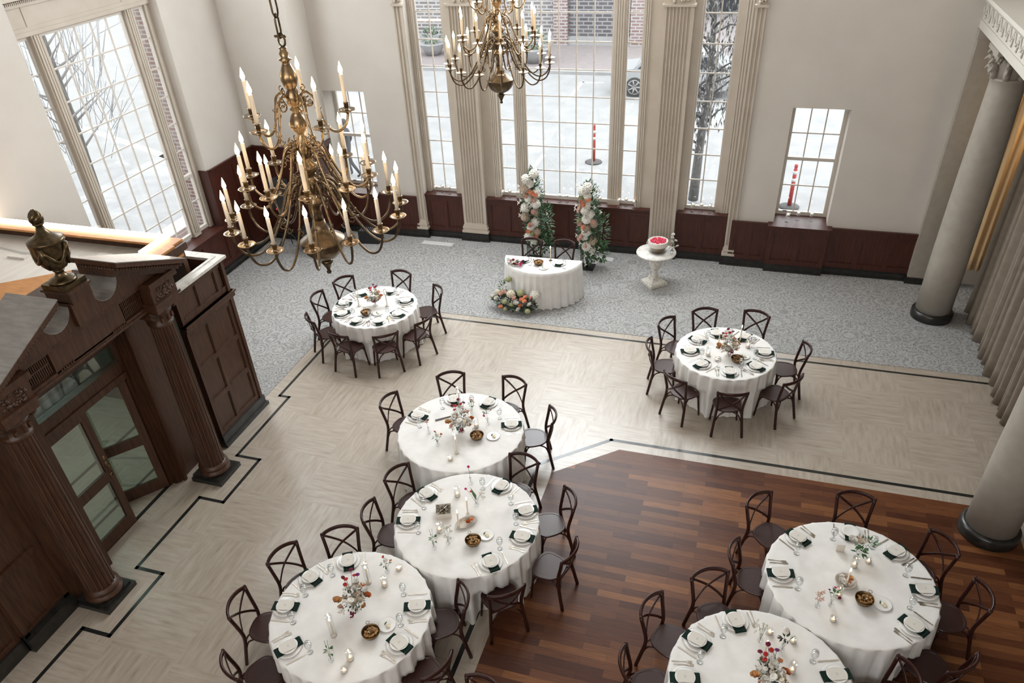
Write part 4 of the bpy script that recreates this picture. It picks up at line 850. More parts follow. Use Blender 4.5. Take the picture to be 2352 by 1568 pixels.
SET = dict(T1=[(-174,.59,'left'),(-137,.60,'front left'),(-97,.57,'front'),(-58,.58,'front right'),(-20,.57,'right'),(29,.56,'back right'),(83,.57,'back'),(141,.59,'back left')],
 T2=[(153,.52,'back left'),(110,.54,'back'),(62,.57,'back right'),(9,.59,'right'),(-35,.57,'front right'),(-80,.57,'front'),(-126,.55,'front left'),(-168,.55,'left')],
 T3=[(169,.72,'left'),(118,.72,'back'),(75,.71,'back right'),(22,.72,'right')],
 T4=[(154,.73,'back left'),(-166,.72,'left'),(72,.73,'back'),(28,.74,'back right'),(-6,.73,'right'),(-48,.73,'front right')],
 T5=[(119,.73,'back'),(155,.73,'back left'),(-170,.74,'left'),(-126,.72,'front left'),(21,.72,'right'),(-19,.72,'front right')],
 T6=[(138,.74,'back left'),(-172,.73,'left'),(88,.73,'back'),(48,.74,'back right'),(4,.74,'right'),(-39,.74,'front right')],
 T7=[(113,.73,'back'),(153,.72,'back left'),(-169,.72,'left'),(22,.74,'right')])
rnd = random.Random(4)
def piece(name, me, cx, cy, o, lx, ly, z, rz, label, cat, grp, extra=None):
    """lx: to the diner's right, ly: outward from the table centre; o: outward direction"""
    x = cx+cos(o)*ly+sin(o)*(-lx)*-1*-1; y = cy+sin(o)*ly-cos(o)*(-lx)
    ob = inst(name, me, None, (x, y, z), (0, 0, rz)); tag(ob, label, cat, grp)
    if extra: inst(extra[0], extra[1], ob)
    return ob
def setting(key, cx, cy, o, nm, where, card=True):
    jz = rnd.uniform(-.06, .06); R_ = o-pi/2
    g = lambda s_: s_
    piece('dinner_plate', PLATE, cx, cy, o, 0, 0, TP, R_, 'large white plate at the %s seat, %s' % (nm, where), 'plate', 'dinner plates')
    piece('napkin', NAPK, cx, cy, o, 0, 0, TP, R_+jz, 'dark green napkin at the %s seat, %s' % (nm, where), 'napkin', 'dark green napkins')
    piece('side_plate', SMALL, cx, cy, o, 0, 0, TP+0.0265, R_, 'small white plate over the napkin, %s seat, %s' % (nm, where), 'plate', 'small plates')
    if card: piece('menu_card', CARD, cx, cy, o, 0, 0, TP+0.0445, R_+jz*3, 'cream menu card at the %s seat, %s' % (nm, where), 'menu card', 'menu cards', ('card_text', CARDT))
    # the diner faces the centre: right hand side is +lx
    piece('knife', KNIFE, cx, cy, o, 0.175, 0.0, TP, R_+pi+jz, 'silver knife beside the plate, %s seat, %s' % (nm, where), 'knife', 'table knives')
    piece('fork', FORK, cx, cy, o, -0.163, 0.0, TP, R_+pi+jz, 'inner fork beside the plate, %s seat, %s' % (nm, where), 'fork', 'inner forks')
    piece('fork', FORK, cx, cy, o, -0.196, 0.015, TP, R_+pi-jz, 'outer fork beside the plate, %s seat, %s' % (nm, where), 'fork', 'outer forks')
    piece('goblet', GOB, cx, cy, o, 0.185, -0.155, TP, R_, 'clear water goblet at the %s seat, %s' % (nm, where), 'glass', 'water goblets', ('water', WATER))
for key, L_ in SET.items():
    cx, cy, R = TAB[key]
    for a, r, nm in L_:
        o = radians(a); setting(key, cx+r*cos(o), cy+r*sin(o), o, nm, SP[key], not (key == 'T6' and nm == 'back'))

# ------------------------------------------------------------------ flowers
def bloom_mesh(kind, pal, r):
    m = MB(); rnd = random.Random(hash((kind, len(pal), int(r*1000))) % 999)
    if kind == 'hydrangea':
        m.ball((0, 0, 0), r*0.86, 12, 8, bump=0.06, seed=2)
        for i in range(60):
            z = 1-2*(i+.5)/60; a = i*2.39996; q = sqrt(1-z*z); c = Vector((q*cos(a), q*sin(a), z))
            if z < -0.5: continue
            m.ball(c*r*0.88, r*0.17, 5, 4)
    elif kind == 'rose':
        for k, (rr, n, h) in enumerate(((1.0, 6, 0.15), (0.78, 5, 0.35), (0.52, 5, 0.5), (0.28, 4, 0.6))):
            for i in range(n):
                a = 2*pi*(i+0.5*k)/n; u_ = Vector((cos(a), sin(a), 0)); t = Vector((-sin(a), cos(a), 0)); hw = rr*r*0.75
                p = [u_*rr*r*0.25+Vector((0, 0, -r*.45)), u_*rr*r*0.8-t*hw*.8+Vector((0, 0, r*(h-.35))), u_*rr*r*1.05-t*hw*.55+Vector((0, 0, r*h)), u_*rr*r*1.12+Vector((0, 0, r*(h+.06))), u_*rr*r*1.05+t*hw*.55+Vector((0, 0, r*h)), u_*rr*r*0.8+t*hw*.8+Vector((0, 0, r*(h-.35)))]
                c = u_*rr*r*0.72+Vector((0, 0, r*(h-.3))); m.add([*p, c], [(0, 1, 6), (1, 2, 6), (2, 3, 6), (3, 4, 6), (4, 5, 6), (5, 0, 6)], True)
        m.ball((0, 0, -r*0.1), r*0.5, 8, 5)
    elif kind == 'disc':
        m.lathe([(0.0, -0.5*r), (0.6*r, -0.3*r), (1.0*r, 0.1*r), (0.9*r, 0.3*r), (0.6*r, 0.42*r), (0.3*r, 0.36*r), (0.0, 0.3*r)], n=12)
        for k in range(3):
            for i in range(12): a = 2*pi*(i+.5*k)/12; m.ball(((0.85-.25*k)*r*cos(a), (0.85-.25*k)*r*sin(a), (0.2+.1*k)*r), r*0.14, 4, 3)
    elif kind == 'spray':
        m.ball((0, 0, 0), r*0.45, 6, 4)
        for i in range(14): m.ball((rnd.uniform(-.8*r, .8*r), rnd.uniform(-.8*r, .8*r), rnd.uniform(-.8*r, .8*r)), r*0.27, 5, 4)
    return m.mesh('bloom', M['p_'+pal])
BC = {}
def bloom(kind, pal, r):
    k = (kind, pal, round(r, 3))
    if k not in BC: BC[k] = bloom_mesh(kind, pal, r)
    return BC[k]
NAMEK = dict(hydrangea='hydrangea_bloom', rose='rose_bloom', disc='ranunculus_bloom', spray='blossom_spray')
def stems(parent, pts, base, mat='stem', r=0.0022):
    m = MB()
    for p in pts:
        mid = [(base[i]+p[i])/2 for i in range(3)]; mid[2] += 0.03; m.tube([base, mid, p], r, 4)
    if m.v: m.build('stems', M[mat], parent)
def foliage(parent, center, size, n, L_, mat='leaf', seed=1, name='foliage', droop=0.0):
    m = MB(); rnd = random.Random(seed)
    for _ in range(n):
        d = Vector((rnd.gauss(0, 1), rnd.gauss(0, 1), rnd.gauss(0, 1))).normalized(); q = rnd.uniform(.55, 1.0)
        p = Vector((center[0]+d.x*size[0]*q, center[1]+d.y*size[1]*q, max(0.012, center[2]+d.z*size[2]*q)))
        dd = (d+Vector((rnd.uniform(-.5, .5), rnd.uniform(-.5, .5), rnd.uniform(-.4, .5)-droop))).normalized(); l = L_*rnd.uniform(.6, 1.2)
        if p.z+dd.z*l < 0.01: dd.z = abs(dd.z)
        m.leaf(p, dd, l, l*rnd.uniform(.35, .55))
    return m.build(name, M[mat], parent)
def compote(x, y, where, seed, tilt, scale=1.0, height=0.12, dense=1.0):
    t = thing('flower_centrepiece', where, 'flower arrangement', (x, y, TP), radians(tilt), 'compote flower centrepieces'); rnd = random.Random(seed); h = height
    m = MB(); m.lathe([(0.05, 0.0), (0.052, 0.006), (0.015, 0.02), (0.012, h*.5), (0.03, h*.6), (0.075, h*.8), (0.085, h), (0.078, h), (0.06, h*.82), (0.0, h*.7)], n=20); m.build('footed_bowl', M['ceramic'], t)
    foliage(t, (0, 0, h+0.04*scale), (0.10*scale, 0.13*scale, 0.05*scale), int(60*dense), 0.045, 'darkleaf', seed); foliage(t, (0, 0, h+0.06*scale), (0.13*scale, 0.16*scale, 0.07*scale), int(40*dense), 0.045, 'sage', seed+9, 'sage_sprigs')['kind'] = 'stuff'
    top = []
    def put(kind, pal, r, px, py, pz, nm=None):
        r *= 1.15
        o = inst(nm or NAMEK[kind], bloom(kind, pal, r), t, (px*scale, py*scale, h+pz*scale), (rnd.uniform(-.5, .5), rnd.uniform(-.5, .5), rnd.uniform(0, 6)))
    put('rose', 'apricot', 0.040, -0.15, -0.02, 0.07); put('rose', 'rust', 0.038, 0.14, 0.01, 0.08); put('disc', 'white', 0.036, 0.0, -0.08, 0.12); put('disc', 'white', 0.022, -0.06, 0.0, 0.13)
    put('rose', 'white', 0.032, 0.03, 0.05, 0.15); put('rose', 'cream', 0.034, 0.08, -0.06, 0.10); put('rose', 'blush', 0.026, -0.11, -0.10, 0.06); put('spray', 'white', 0.035, -0.10, -0.14, 0.05)
    put('spray', 'white', 0.035, 0.09, -0.10, 0.08); put('rose', 'apricot', 0.028, 0.11, -0.10, 0.06); put('disc', 'rust', 0.026, 0.10, 0.10, 0.12); put('spray', 'taupe', 0.04, 0.06, 0.08, 0.13)
    for i, (px, py, pz, c) in enumerate(((-0.09, 0.14, 0.20, 'burgundy'), (-0.05, 0.10, 0.22, 'red'), (0.06, 0.13, 0.24, 'plum'), (0.02, 0.16, 0.20, 'red'), (-0.01, 0.19, 0.25, 'burgundy'), (-0.06, 0.06, 0.19, 'red'))):
        put('disc', c, 0.022, px, py, pz); top.append((px*scale, py*scale, h+(pz-.01)*scale))
    put('spray', 'burgundy', 0.03, 0.02, -0.19, 0.05); put('spray', 'white', 0.03, 0.03, 0.12, 0.17)
    for i in range(12): put(*rnd.choice((('rose', 'cream', 0.032), ('spray', 'white', 0.034), ('rose', 'white', 0.030), ('spray', 'taupe', 0.034), ('disc', 'cream', 0.024))), rnd.uniform(-.12, .12), rnd.uniform(-.15, .12), 0.07+0.06*rnd.random())
    stems(t, top, (0, 0.02, h)); return t
def glass_tube(parent, r, h, name='glass_cylinder'):
    m = MB(); m.lathe([(r, 0), (r, h)], n=18); m.f = m.f[:-2]; m.sm = m.sm[:-2]; m.lathe([(r, 0.0), (0.0, 0.0)], n=18); m.lathe([(r-0.0016, h-0.002), (r+0.001, h), (r+0.001, h+0.002), (r-0.0016, h+0.001)], n=18)
    return m.build(name, M['glass'], parent)
def flame(parent, z, s_=1.0, x=0, y=0):
    m = MB(); m.lathe([(0.002, 0), (0.006*s_, 0.006*s_), (0.0065*s_, 0.012*s_), (0.003*s_, 0.026*s_), (0.0, 0.034*s_)], (x, y, z), 8); return m.build('flame', M['tiny_flame'], parent)
def candle(kind, x, y, label, grp):
    t = thing({'votive': 'votive_candle', 'cylv': 'votive_candle', 'cylt': 'hurricane_candle', 'taper': 'taper_candle'}[kind], label, 'candle', (x, y, TP), 0, grp)
    if kind == 'votive':
        glass_tube(t, 0.034, 0.055, 'glass_cup'); m = MB(); m.lathe([(0.0, 0.002), (0.031, 0.002), (0.031, 0.026), (0.0, 0.026)], n=16); m.build('wax', M['wax'], t); flame(t, 0.028, 1.1)
    elif kind == 'cylv':
        glass_tube(t, 0.036, 0.145); m = MB(); m.lathe([(0.0, 0.002), (0.033, 0.002), (0.033, 0.045), (0.0, 0.045)], n=16); m.build('wax', M['wax'], t); flame(t, 0.047, 1.1)
    elif kind == 'cylt':
        glass_tube(t, 0.034, 0.33); m = MB(); m.lathe([(0.0, 0.002), (0.010, 0.002), (0.009, 0.24), (0.0, 0.245)], n=10); m.lathe([(0.03, 0.0015), (0.03, 0.008), (0.012, 0.012), (0.012, 0.03)], n=12); m.build('wax', M['wax'], t); flame(t, 0.245, 1.4)
    else:
        m = MB(); m.lathe([(0.035, 0.0), (0.036, 0.006), (0.013, 0.012), (0.013, 0.03), (0.0, 0.03)], n=16); m.build('candle_holder', M['brass'], t)
        m = MB(); m.lathe([(0.0105, 0.02), (0.009, 0.26), (0.0, 0.265)], n=10); m.build('wax', M['wax'], t); flame(t, 0.265, 1.4)
    return t
def bud_vase(kind, x, y, label, rz=0):
    t = thing('bud_vase', label, 'vase', (x, y, TP), radians(rz), 'bud vases'); rnd = random.Random(int(abs(x*100)+abs(y*77)))
    m = MB(); m.lathe([(0.022, 0.0), (0.028, 0.012), (0.028, 0.03), (0.013, 0.055), (0.011, 0.09), (0.016, 0.10)], n=16); m.build('glass_vase', M['glass'], t)
    def put(k, pal, r, p): inst(NAMEK[k], bloom(k, pal, r), t, p, (rnd.uniform(-.6, .6), rnd.uniform(-.6, .6), 0))
    b0 = (0, 0, 0.02); P_ = []
    if kind == 'calla': put('disc', 'magenta', 0.018, (-0.02, 0.02, 0.27)); P_ = [(-0.02, 0.02, 0.265)]
    elif kind == 'tulip':
        put('disc', 'magenta', 0.017, (-0.14, 0.03, 0.22)); put('disc', 'red', 0.017, (-0.07, 0.02, 0.20)); put('spray', 'white', 0.04, (0.06, 0.03, 0.20)); put('spray', 'white', 0.03, (0.09, 0.0, 0.16)); P_ = [(-0.14, 0.03, 0.22), (-0.07, 0.02, 0.20), (0.06, 0.03, 0.2)]
        m = MB(); m.leaf((0, 0, 0.09), (-0.35, 0.05, 1), 0.20, 0.05, Vector((0, 1, 0))); m.build('leaf', M['leaf'], t)
    elif kind == 'red':
        put('disc', 'red', 0.018, (-0.04, 0.04, 0.21)); put('disc', 'rust', 0.018, (0.06, 0.02, 0.20)); put('spray', 'white', 0.035, (0.0, 0.02, 0.18)); P_ = [(-0.04, 0.04, 0.21), (0.06, 0.02, 0.2)]; foliage(t, (0, 0, 0.14), (0.04, 0.03, 0.04), 10, 0.05, 'leaf', 3)
    elif kind == 'white':
        put('disc', 'white', 0.022, (-0.02, 0.0, 0.15)); put('spray', 'white', 0.025, (0.03, 0.02, 0.17)); P_ = [(-0.02, 0, 0.15), (-0.05, 0.04, 0.27), (-0.02, 0.05, 0.28)]; foliage(t, (0, 0.01, 0.15), (0.035, 0.03, 0.06), 14, 0.045, 'leaf', 5)
    elif kind == 'blossom':
        for i in range(9): put('spray', 'white', 0.022, (rnd.uniform(-.07, .07), rnd.uniform(-.03, .05), rnd.uniform(.12, .27)))
        P_ = [(-0.04, 0.0, 0.24), (0.04, 0.02, 0.25), (0.0, 0.02, 0.27)]
    elif kind == 'dark':
        foliage(t, (-0.02, 0.02, 0.22), (0.05, 0.04, 0.04), 22, 0.045, 'darkleaf', 6); put('disc', 'magenta', 0.018, (-0.05, -0.01, 0.15)); P_ = [(-0.02, 0.02, 0.22), (-0.05, -0.01, 0.15)]
    elif kind == 'green':
        foliage(t, (0, 0.02, 0.18), (0.03, 0.03, 0.04), 14, 0.04, 'leaf', 7); put('rose', 'blush', 0.024, (0.0, 0.03, 0.25)); put('disc', 'cream', 0.018, (0.04, 0.02, 0.22)); P_ = [(0, 0.03, 0.25), (0.04, 0.02, 0.22)]
    elif kind == 'pink':
        for i in range(7): put('spray', 'blush', 0.020, (rnd.uniform(-.03, .03), rnd.uniform(-.01, .03), 0.10+0.022*i))
        P_ = [(0, 0.01, 0.24)]
    elif kind == 'purple':
        put('disc', 'magenta', 0.017, (0.0, 0.04, 0.25)); put('disc', 'plum', 0.013, (-0.05, 0.03, 0.21)); put('disc', 'burgundy', 0.018, (0.06, 0.0, 0.15)); put('spray', 'white', 0.025, (0, 0, 0.12)); foliage(t, (0.01, 0.02, 0.17), (0.02, 0.02, 0.05), 8, 0.06, 'leaf', 8); P_ = [(0, 0.04, 0.25), (-0.05, 0.03, 0.21)]
    elif kind == 'ran':
        put('disc', 'white', 0.036, (0.0, 0.05, 0.26)); P_ = [(0.0, 0.05, 0.25), (0.09, 0.03, 0.24)]; foliage(t, (0.02, 0.02, 0.18), (0.06, 0.03, 0.04), 22, 0.05, 'darkleaf', 9)
    elif kind == 'big':
        put('rose', 'white', 0.045, (-0.08, 0.08, 0.20)); put('rose', 'cream', 0.035, (0.01, 0.06, 0.20)); put('spray', 'blush', 0.03, (0.0, 0.12, 0.2)); foliage(t, (0.06, 0.06, 0.19), (0.11, 0.09, 0.06), 40, 0.06, 'leaf', 10); foliage(t, (0, -0.03, 0.13), (0.06, 0.03, 0.05), 16, 0.06, 'leaf', 12, 'leaf_sprig'); P_ = [(-0.08, 0.08, 0.2), (0.14, 0.1, 0.24)]
    elif kind == 'peach': put('rose', 'blush', 0.024, (-0.03, 0.03, 0.17)); put('spray', 'burgundy', 0.02, (-0.02, 0.06, 0.19)); P_ = [(-0.03, 0.03, 0.17)]
    stems(t, P_, b0, 'leaf'); return t
m = MB(); m.lathe([(0.0, 0.0), (0.05, 0.0), (0.080, 0.022), (0.095, 0.055), (0.098, 0.072), (0.094, 0.072), (0.090, 0.055), (0.074, 0.024), (0.0, 0.012)], n=28); BOWL = m.mesh('bowl_shell', M['bowl'])
def bowl(x, y, label, ha=120):
    t = thing('snack_bowl', label, 'bowl', (x, y, TP), 0, 'brass snack bowls'); inst('bowl_shell', BOWL, t)
    a = radians(ha); c = Vector((0.103*cos(a), 0.103*sin(a), 0.075)); m = MB(); m.tube([(c.x+0.02*cos(q*pi/5)*cos(a+pi/2)+0.015*cos(a), c.y+0.02*cos(q*pi/5)*sin(a+pi/2)+0.015*sin(a), c.z+0.022*sin(q*pi/5)) for q in range(10)], 0.0028, 5, closed=True); m.build('ring_handle', M['brass'], t)
    rnd = random.Random(int(x*100)); m = MB()
    m.lathe([(0.0, 0.03), (0.082, 0.035), (0.0, 0.045)], n=16)
    for i in range(30):
        q = rnd.uniform(0.03, 0.074); g = rnd.uniform(0, 6.28); m.ball((q*cos(g), q*sin(g), 0.045+rnd.random()*0.014), rnd.uniform(.013, .02), 6, 4, (1, rnd.uniform(.6, 1.2), .5), 0.2, i)
    t2 = m.build('crackers', M['bread'], t); t2['kind'] = 'stuff'
    m = MB(); m.lathe([(0.0, 0.04), (0.022, 0.04), (0.028, 0.078), (0.024, 0.078), (0.0, 0.055)], n=16); m.build('dip_cup', M['bowl'], t); return t
m = MB(); m.lathe([(0.0, 0.0), (0.055, 0.0), (0.091, 0.010), (0.095, 0.013), (0.090, 0.014), (0.056, 0.005), (0.0, 0.004)], n=30); BP = m.mesh('bread_plate', M['ceramic'])
def butter_plate(x, y, label):
    t = thing('butter_plate', label, 'plate', (x, y, TP), 0, 'butter plates'); inst('plate', BP, t)
    m = MB(); m.ball((0.008, 0.0, 0.016), 0.022, 9, 6, (1, 1, .6)); m.ball((0.026, -0.018, 0.014), 0.018, 9, 6, (1, 1, .6)); m.build('butter', M['butter'], t); m = MB()
    for i in range(5): m.leaf((-0.022, 0.006*i-0.01, 0.012), (-0.3+0.1*i, 1, 0.5), 0.025, 0.014)
    m.build('herb_sprig', M['leaf'], t); return t
def where(k): return 'on the '+SP[k]
DB = dict(
 T1=dict(compote=[(-6.138, 10.62, 20, .85)], bowl=[(-6.146, 10.269)], bread=[(-5.967, 10.353)], cylt=[(-6.421, 10.526, 'left'), (-5.912, 10.639, 'right')]),
 T2=dict(compote=[(0.04, 10.40, 10, .95)], bowl=[(0.195, 10.238)], bread=[(0.287, 10.395)], taper=[(0.204, 10.83, 'back'), (-0.115, 10.58, 'left')], cylv=[(-0.248, 10.311, 'left'), (0.331, 10.684, 'right')], votive=[(-0.104, 10.194, '')]),
 T3=dict(compote=[(-3.38, 7.60, 20, 1.1)], cylt=[(-3.275, 7.139, 'front'), (-3.601, 8.142, 'back')], votive=[(-3.309, 6.986, '')], cylv=[(-3.201, 7.737, 'right'), (-3.34, 7.86, 'left')], bowl=[(-3.108, 7.498)], bread=[(-2.902, 7.587)]),
 T4=dict(cylv=[(-2.974, 6.355, 'back'), (-2.969, 5.725, 'front')], bowl=[(-2.511, 5.643)], bread=[(-2.408, 5.807)]),
 T5=dict(compote=[(-3.44, 4.42, 20, 1.1)], cylt=[(-3.461, 4.784, 'back'), (-3.51, 4.046, 'front')], votive=[(-3.207, 5.057, 'back'), (-3.2, 3.687, 'front')], cylv=[(-3.264, 4.793, 'back'), (-3.203, 3.83, 'front')], bowl=[(-3.123, 4.151)], bread=[(-3.013, 4.309)]),
 T6=dict(cylv=[(1.697, 6.405, 'back'), (1.517, 5.93, 'middle')], votive=[(1.85, 6.51, 'back'), (1.459, 5.595, 'front')], bowl=[(1.769, 5.914)], bread=[(1.955, 5.935)]),
 T7=dict(compote=[(0.846, 4.66, 15, 1.0)], taper=[(0.793, 4.93, 'only')], votive=[(1.067, 5.221, 'right'), (0.842, 5.264, 'left')], cylv=[(1.06, 4.862, '')]))
DESC = dict(votive='small glass votive candle', cylv='glass cylinder votive candle', cylt='tall glass hurricane candle', taper='tall ivory taper candle')
for k, d in DB.items():
    for kind, L_ in d.items():
        for it in L_:
            if kind == 'compote': compote(it[0], it[1], 'mixed flower centrepiece with rust, white and burgundy blooms '+where(k), 30+ord(k[1]), it[2], it[3])
            elif kind == 'bowl': bowl(it[0], it[1], 'brass bowl of crackers with a dip cup '+where(k), 60 if k == 'T6' else 130)
            elif kind == 'bread': butter_plate(it[0], it[1], 'little white plate with butter and herbs '+where(k))
            else:
                q = it[2]; lab = DESC[kind]+' '+where(k)+((', the '+q+' one') if q and q != 'only' else ''); candle(kind, it[0], it[1], lab, {'votive': 'small votive candles', 'cylv': 'cylinder votive candles', 'cylt': 'hurricane candles', 'taper': 'taper candles'}[kind])
for kind, x, y, lab in (('red', -3.582, 7.219, 'bud vase with a small red flower, front left '+where('T3')), ('dark', -3.059, 7.832, 'bud vase with dark leaves and a magenta flower '+where('T3')), ('green', -3.356, 7.98, 'bud vase with a blush rose and green leaves, back '+where('T3')),
    ('peach', -3.805, 7.44, 'bud vase with a blush bloom at the left '+where('T3')), ('calla', -2.885, 6.611, 'bud vase with one tall magenta flower, back '+where('T4')), ('tulip', -2.681, 6.257, 'glass vase with magenta and red tulips and a leaf '+where('T4')),
    ('white', -2.93, 5.45, 'bud vase with a white bloom and green stems '+where('T4')), ('blossom', -2.80, 5.57, 'small vase with loose white blossom '+where('T4')), ('red', -3.316, 4.976, 'bud vase with red and rust flowers at the back '+where('T5')),
    ('white', -3.385, 3.759, 'bud vase of green stems and a white bloom, front '+where('T5')), ('big', 1.737, 6.544, 'vase of white roses and trailing green leaves, back '+where('T6')), ('pink', 1.306, 5.731, 'bud vase with a pale pink flower spike '+where('T6')),
    ('purple', 1.441, 5.781, 'bud vase with magenta and purple flowers '+where('T6')), ('blossom', 0.752, 5.14, 'bud vase with airy white blossom branches '+where('T7')), ('ran', 0.963, 5.081, 'bud vase with a large white ranunculus '+where('T7'))): bud_vase(kind, x, y, lab)
# tray with two tapers and orange roses, the cutlery box, dish on the lower right table
t = thing('flower_dish', 'oval stone dish with two orange roses on the middle large table', 'dish', (-2.705, 5.93, TP), radians(50))
m = MB(); m.lathe([(0.0, 0.0), (0.085, 0.0), (0.105, 0.022), (0.108, 0.028), (0.103, 0.028), (0.088, 0.008), (0.0, 0.006)], n=32); m.v = [(x*1.35, y*0.8, z) for x, y, z in m.v]; m.build('stone_dish', M['dishtray'], t)
inst('rose_bloom', bloom('rose', 'rust', 0.030), t, (0.02, -0.02, 0.04)); inst('rose_bloom', bloom('rose', 'peach', 0.026), t, (0.075, -0.005, 0.038)); foliage(t, (0.03, 0.03, 0.03), (0.03, 0.02, 0.02), 8, 0.03, 'leaf', 4)
for x, y, n_ in ((-2.775, 5.86, 'front'), (-2.745, 6.10, 'back')):
    t = thing('taper_candle', 'lit ivory taper candle at the stone dish, the %s one' % n_, 'candle', (x, y, TP+(0.007 if n_ == 'front' else 0)), 0, 'taper candles')
    m = MB(); m.lathe([(0.018, 0.0), (0.018, 0.012), (0.010, 0.014), (0.009, 0.22), (0.0, 0.225)], n=10); m.build('wax', M['wax'], t); flame(t, 0.225, 1.5)
t = thing('favor_box', 'square cream box of dark shells on the middle large table', 'box', (-3.03, 6.02, TP), radians(22))
m = MB(); W_ = 0.095; m.box(-W_, W_, -W_, W_, 0, 0.004)
for a in ((-W_, -W_+.004, -W_, W_), (W_-.004, W_, -W_, W_), (-W_+.004, W_-.004, -W_, -W_+.004), (-W_+.004, W_-.004, W_-.004, W_)): m.box(*a, 0.004, 0.075)
m.build('cardboard_box', M['paper'], t); rnd = random.Random(8); m = MB()
for i in range(40): m.leaf((rnd.uniform(-.06, .06), rnd.uniform(-.06, .06), 0.045+rnd.random()*.02), (rnd.uniform(-1, 1), rnd.uniform(-1, 1), .3), 0.05, 0.025)
m.build('shell_filling', M['iron'], t)['kind'] = 'stuff'
m = MB(); m.tube([(-0.09, -0.08, 0.07), (0.0, 0.0, 0.08), (0.07, 0.07, 0.078)], 0.004, 5); m.build('tongs', M['silver'], t)
t = thing('serving_tongs', 'wooden serving tongs lying flat on the farthest large table', 'tongs', (-3.73, 7.80, TP), radians(38))
m = MB(); m.tube([(-0.12, 0.012, 0.006), (0.0, 0.010, 0.006), (0.12, 0.004, 0.006)], 0.005, 6); m.build('arm', M['walnut'], t); m = MB(); m.tube([(-0.12, -0.014, 0.006), (0.0, -0.012, 0.006), (0.12, -0.004, 0.006)], 0.005, 6); m.build('arm', M['walnut'], t)
t = thing('flower_dish', 'stone dish with white and rust blooms on the lower right large table', 'dish', (1.597, 6.14, TP))
m = MB(); m.lathe([(0.0, 0.0), (0.08, 0.0), (0.108, 0.03), (0.112, 0.04), (0.106, 0.04), (0.085, 0.012), (0.0, 0.008)], n=32); m.build('stone_dish', M['dishtray'], t)
for kd, pl, r, p in (('rose', 'white', 0.035, (-0.04, -0.01, 0.05)), ('rose', 'white', 0.030, (-0.05, 0.05, 0.05)), ('rose', 'apricot', 0.034, (0.045, 0.03, 0.055)), ('spray', 'rust', 0.03, (0.03, -0.01, 0.05)), ('spray', 'white', 0.03, (-0.02, -0.05, 0.045))): inst(NAMEK[kd], bloom(kd, pl, r), t, p)
t = thing('taper_candle', 'lit ivory taper candle standing in the dish, lower right large table', 'candle', (1.61, 6.13, TP+0.009), 0, 'taper candles')
m = MB(); m.lathe([(0.013, 0.0), (0.013, 0.012), (0.010, 0.014), (0.009, 0.19), (0.0, 0.195)], n=10); m.build('wax', M['wax'], t); flame(t, 0.195, 1.6)
m = MB(); m.box(-0.045, 0.045, -0.002, 0.002, 0, 0.10); m.box(-0.045, 0.045, -0.02, 0.02, 0, 0.003); o = m.build('table_sign', M['paper'], loc=(1.56, 6.60, TP), rz=radians(10)); tag(o, 'small blank cream sign standing near the vase, lower right large table', 'sign')

# ------------------------------------------------------------------ head table
HX0, HX1, HYB = -4.43, -2.90, 13.09; hc = ((HX0+HX1)/2, HYB)
def halfpt(a, R): return (R*1.0*cos(a), R*0.90*sin(a))
def half_cloth():
    m = MB(); n = 110; arc = [(-pi*i/n) for i in range(n+1)]; nb = 40; R = 0.765; rnd = random.Random(2)
    outline = [(R*cos(a), 0.90*R*sin(a), a, 1) for a in arc]+[(-R+2*R*i/nb, 0.0, 0, 0) for i in range(1, nb)]
    K = len(outline); V = [(0, -0.25, TZ)]; lev = [(0.5, 0.0), (0.9, 0.0), (1.0, 0.0)]+[(1.0, s_/10) for s_ in range(1, 11)]
    for sc, s_ in lev:
        for i, (x, y, a, c) in enumerate(outline):
            if s_ == 0: V.append((x*sc, -0.25+(y+0.25)*sc, TZ)); continue
            l = hypot(x, y+0.25); nx, ny = (x/l, (y+0.25)/l) if c else (0, 1); u_ = i
            w_ = 0.8*sin(u_*0.95+1.2*sin(u_*.11))+0.3*sin(u_*2.1); d = (0.002+0.030*s_)*w_*(1 if c else .4)+0.03*s_+0.003
            V.append((x+nx*d, y+ny*d, TZ-0.008-(TZ-0.022)*s_ if s_ else TZ))
    F = [(0, 1+i, 1+(i+1) % K) for i in range(K)]
    for j in range(len(lev)-1):
        for i in range(K): F.append((1+j*K+i, 1+(j+1)*K+i, 1+(j+1)*K+(i+1) % K, 1+j*K+(i+1) % K))
    m.add(V, F[::1], True); return m.build('tablecloth', M['linen'], loc=(hc[0], hc[1], 0.0), rz=radians(2))
tag(half_cloth(), 'white draped cloth over the half round head table before the flower pillars', 'tablecloth')
for sx, nm in ((-4.0, 'left'), (-3.3, 'right')):
    x, y = sx, 12.90; o = pi/2
    wh = 'head table'
    tag(inst('dinner_plate', PLATE, None, (x, y, TP)), 'large white plate at the %s seat, head table' % nm, 'plate', 'dinner plates')
    tag(inst('napkin', NAPK, None, (x, y, TP)), 'dark green napkin at the %s seat, head table' % nm, 'napkin', 'dark green napkins')
    tag(inst('side_plate', SMALL, None, (x, y, TP+0.0265)), 'small white plate over the napkin, %s seat, head table' % nm, 'plate', 'small plates')
    for dx, me, nn, gg in ((-0.175, KNIFE, 'knife', 'table knives'), (0.165, FORK, 'fork', 'inner forks')): tag(inst(nn, me, None, (x+dx, y, TP)), 'silver %s at the %s seat, head table' % (nn, nm), nn, gg)
    g = tag(inst('goblet', GOB, None, (x+0.16 if nm == 'left' else x+0.14, y-0.16, TP)), 'clear water goblet at the %s seat, head table' % nm, 'glass', 'water goblets'); inst('water', WATER, g)
bowl(-3.68, 12.78, 'small metal bowl in the middle of the half round head table'); butter_plate(-3.55, 12.66, 'little white plate with butter on the half round head table')
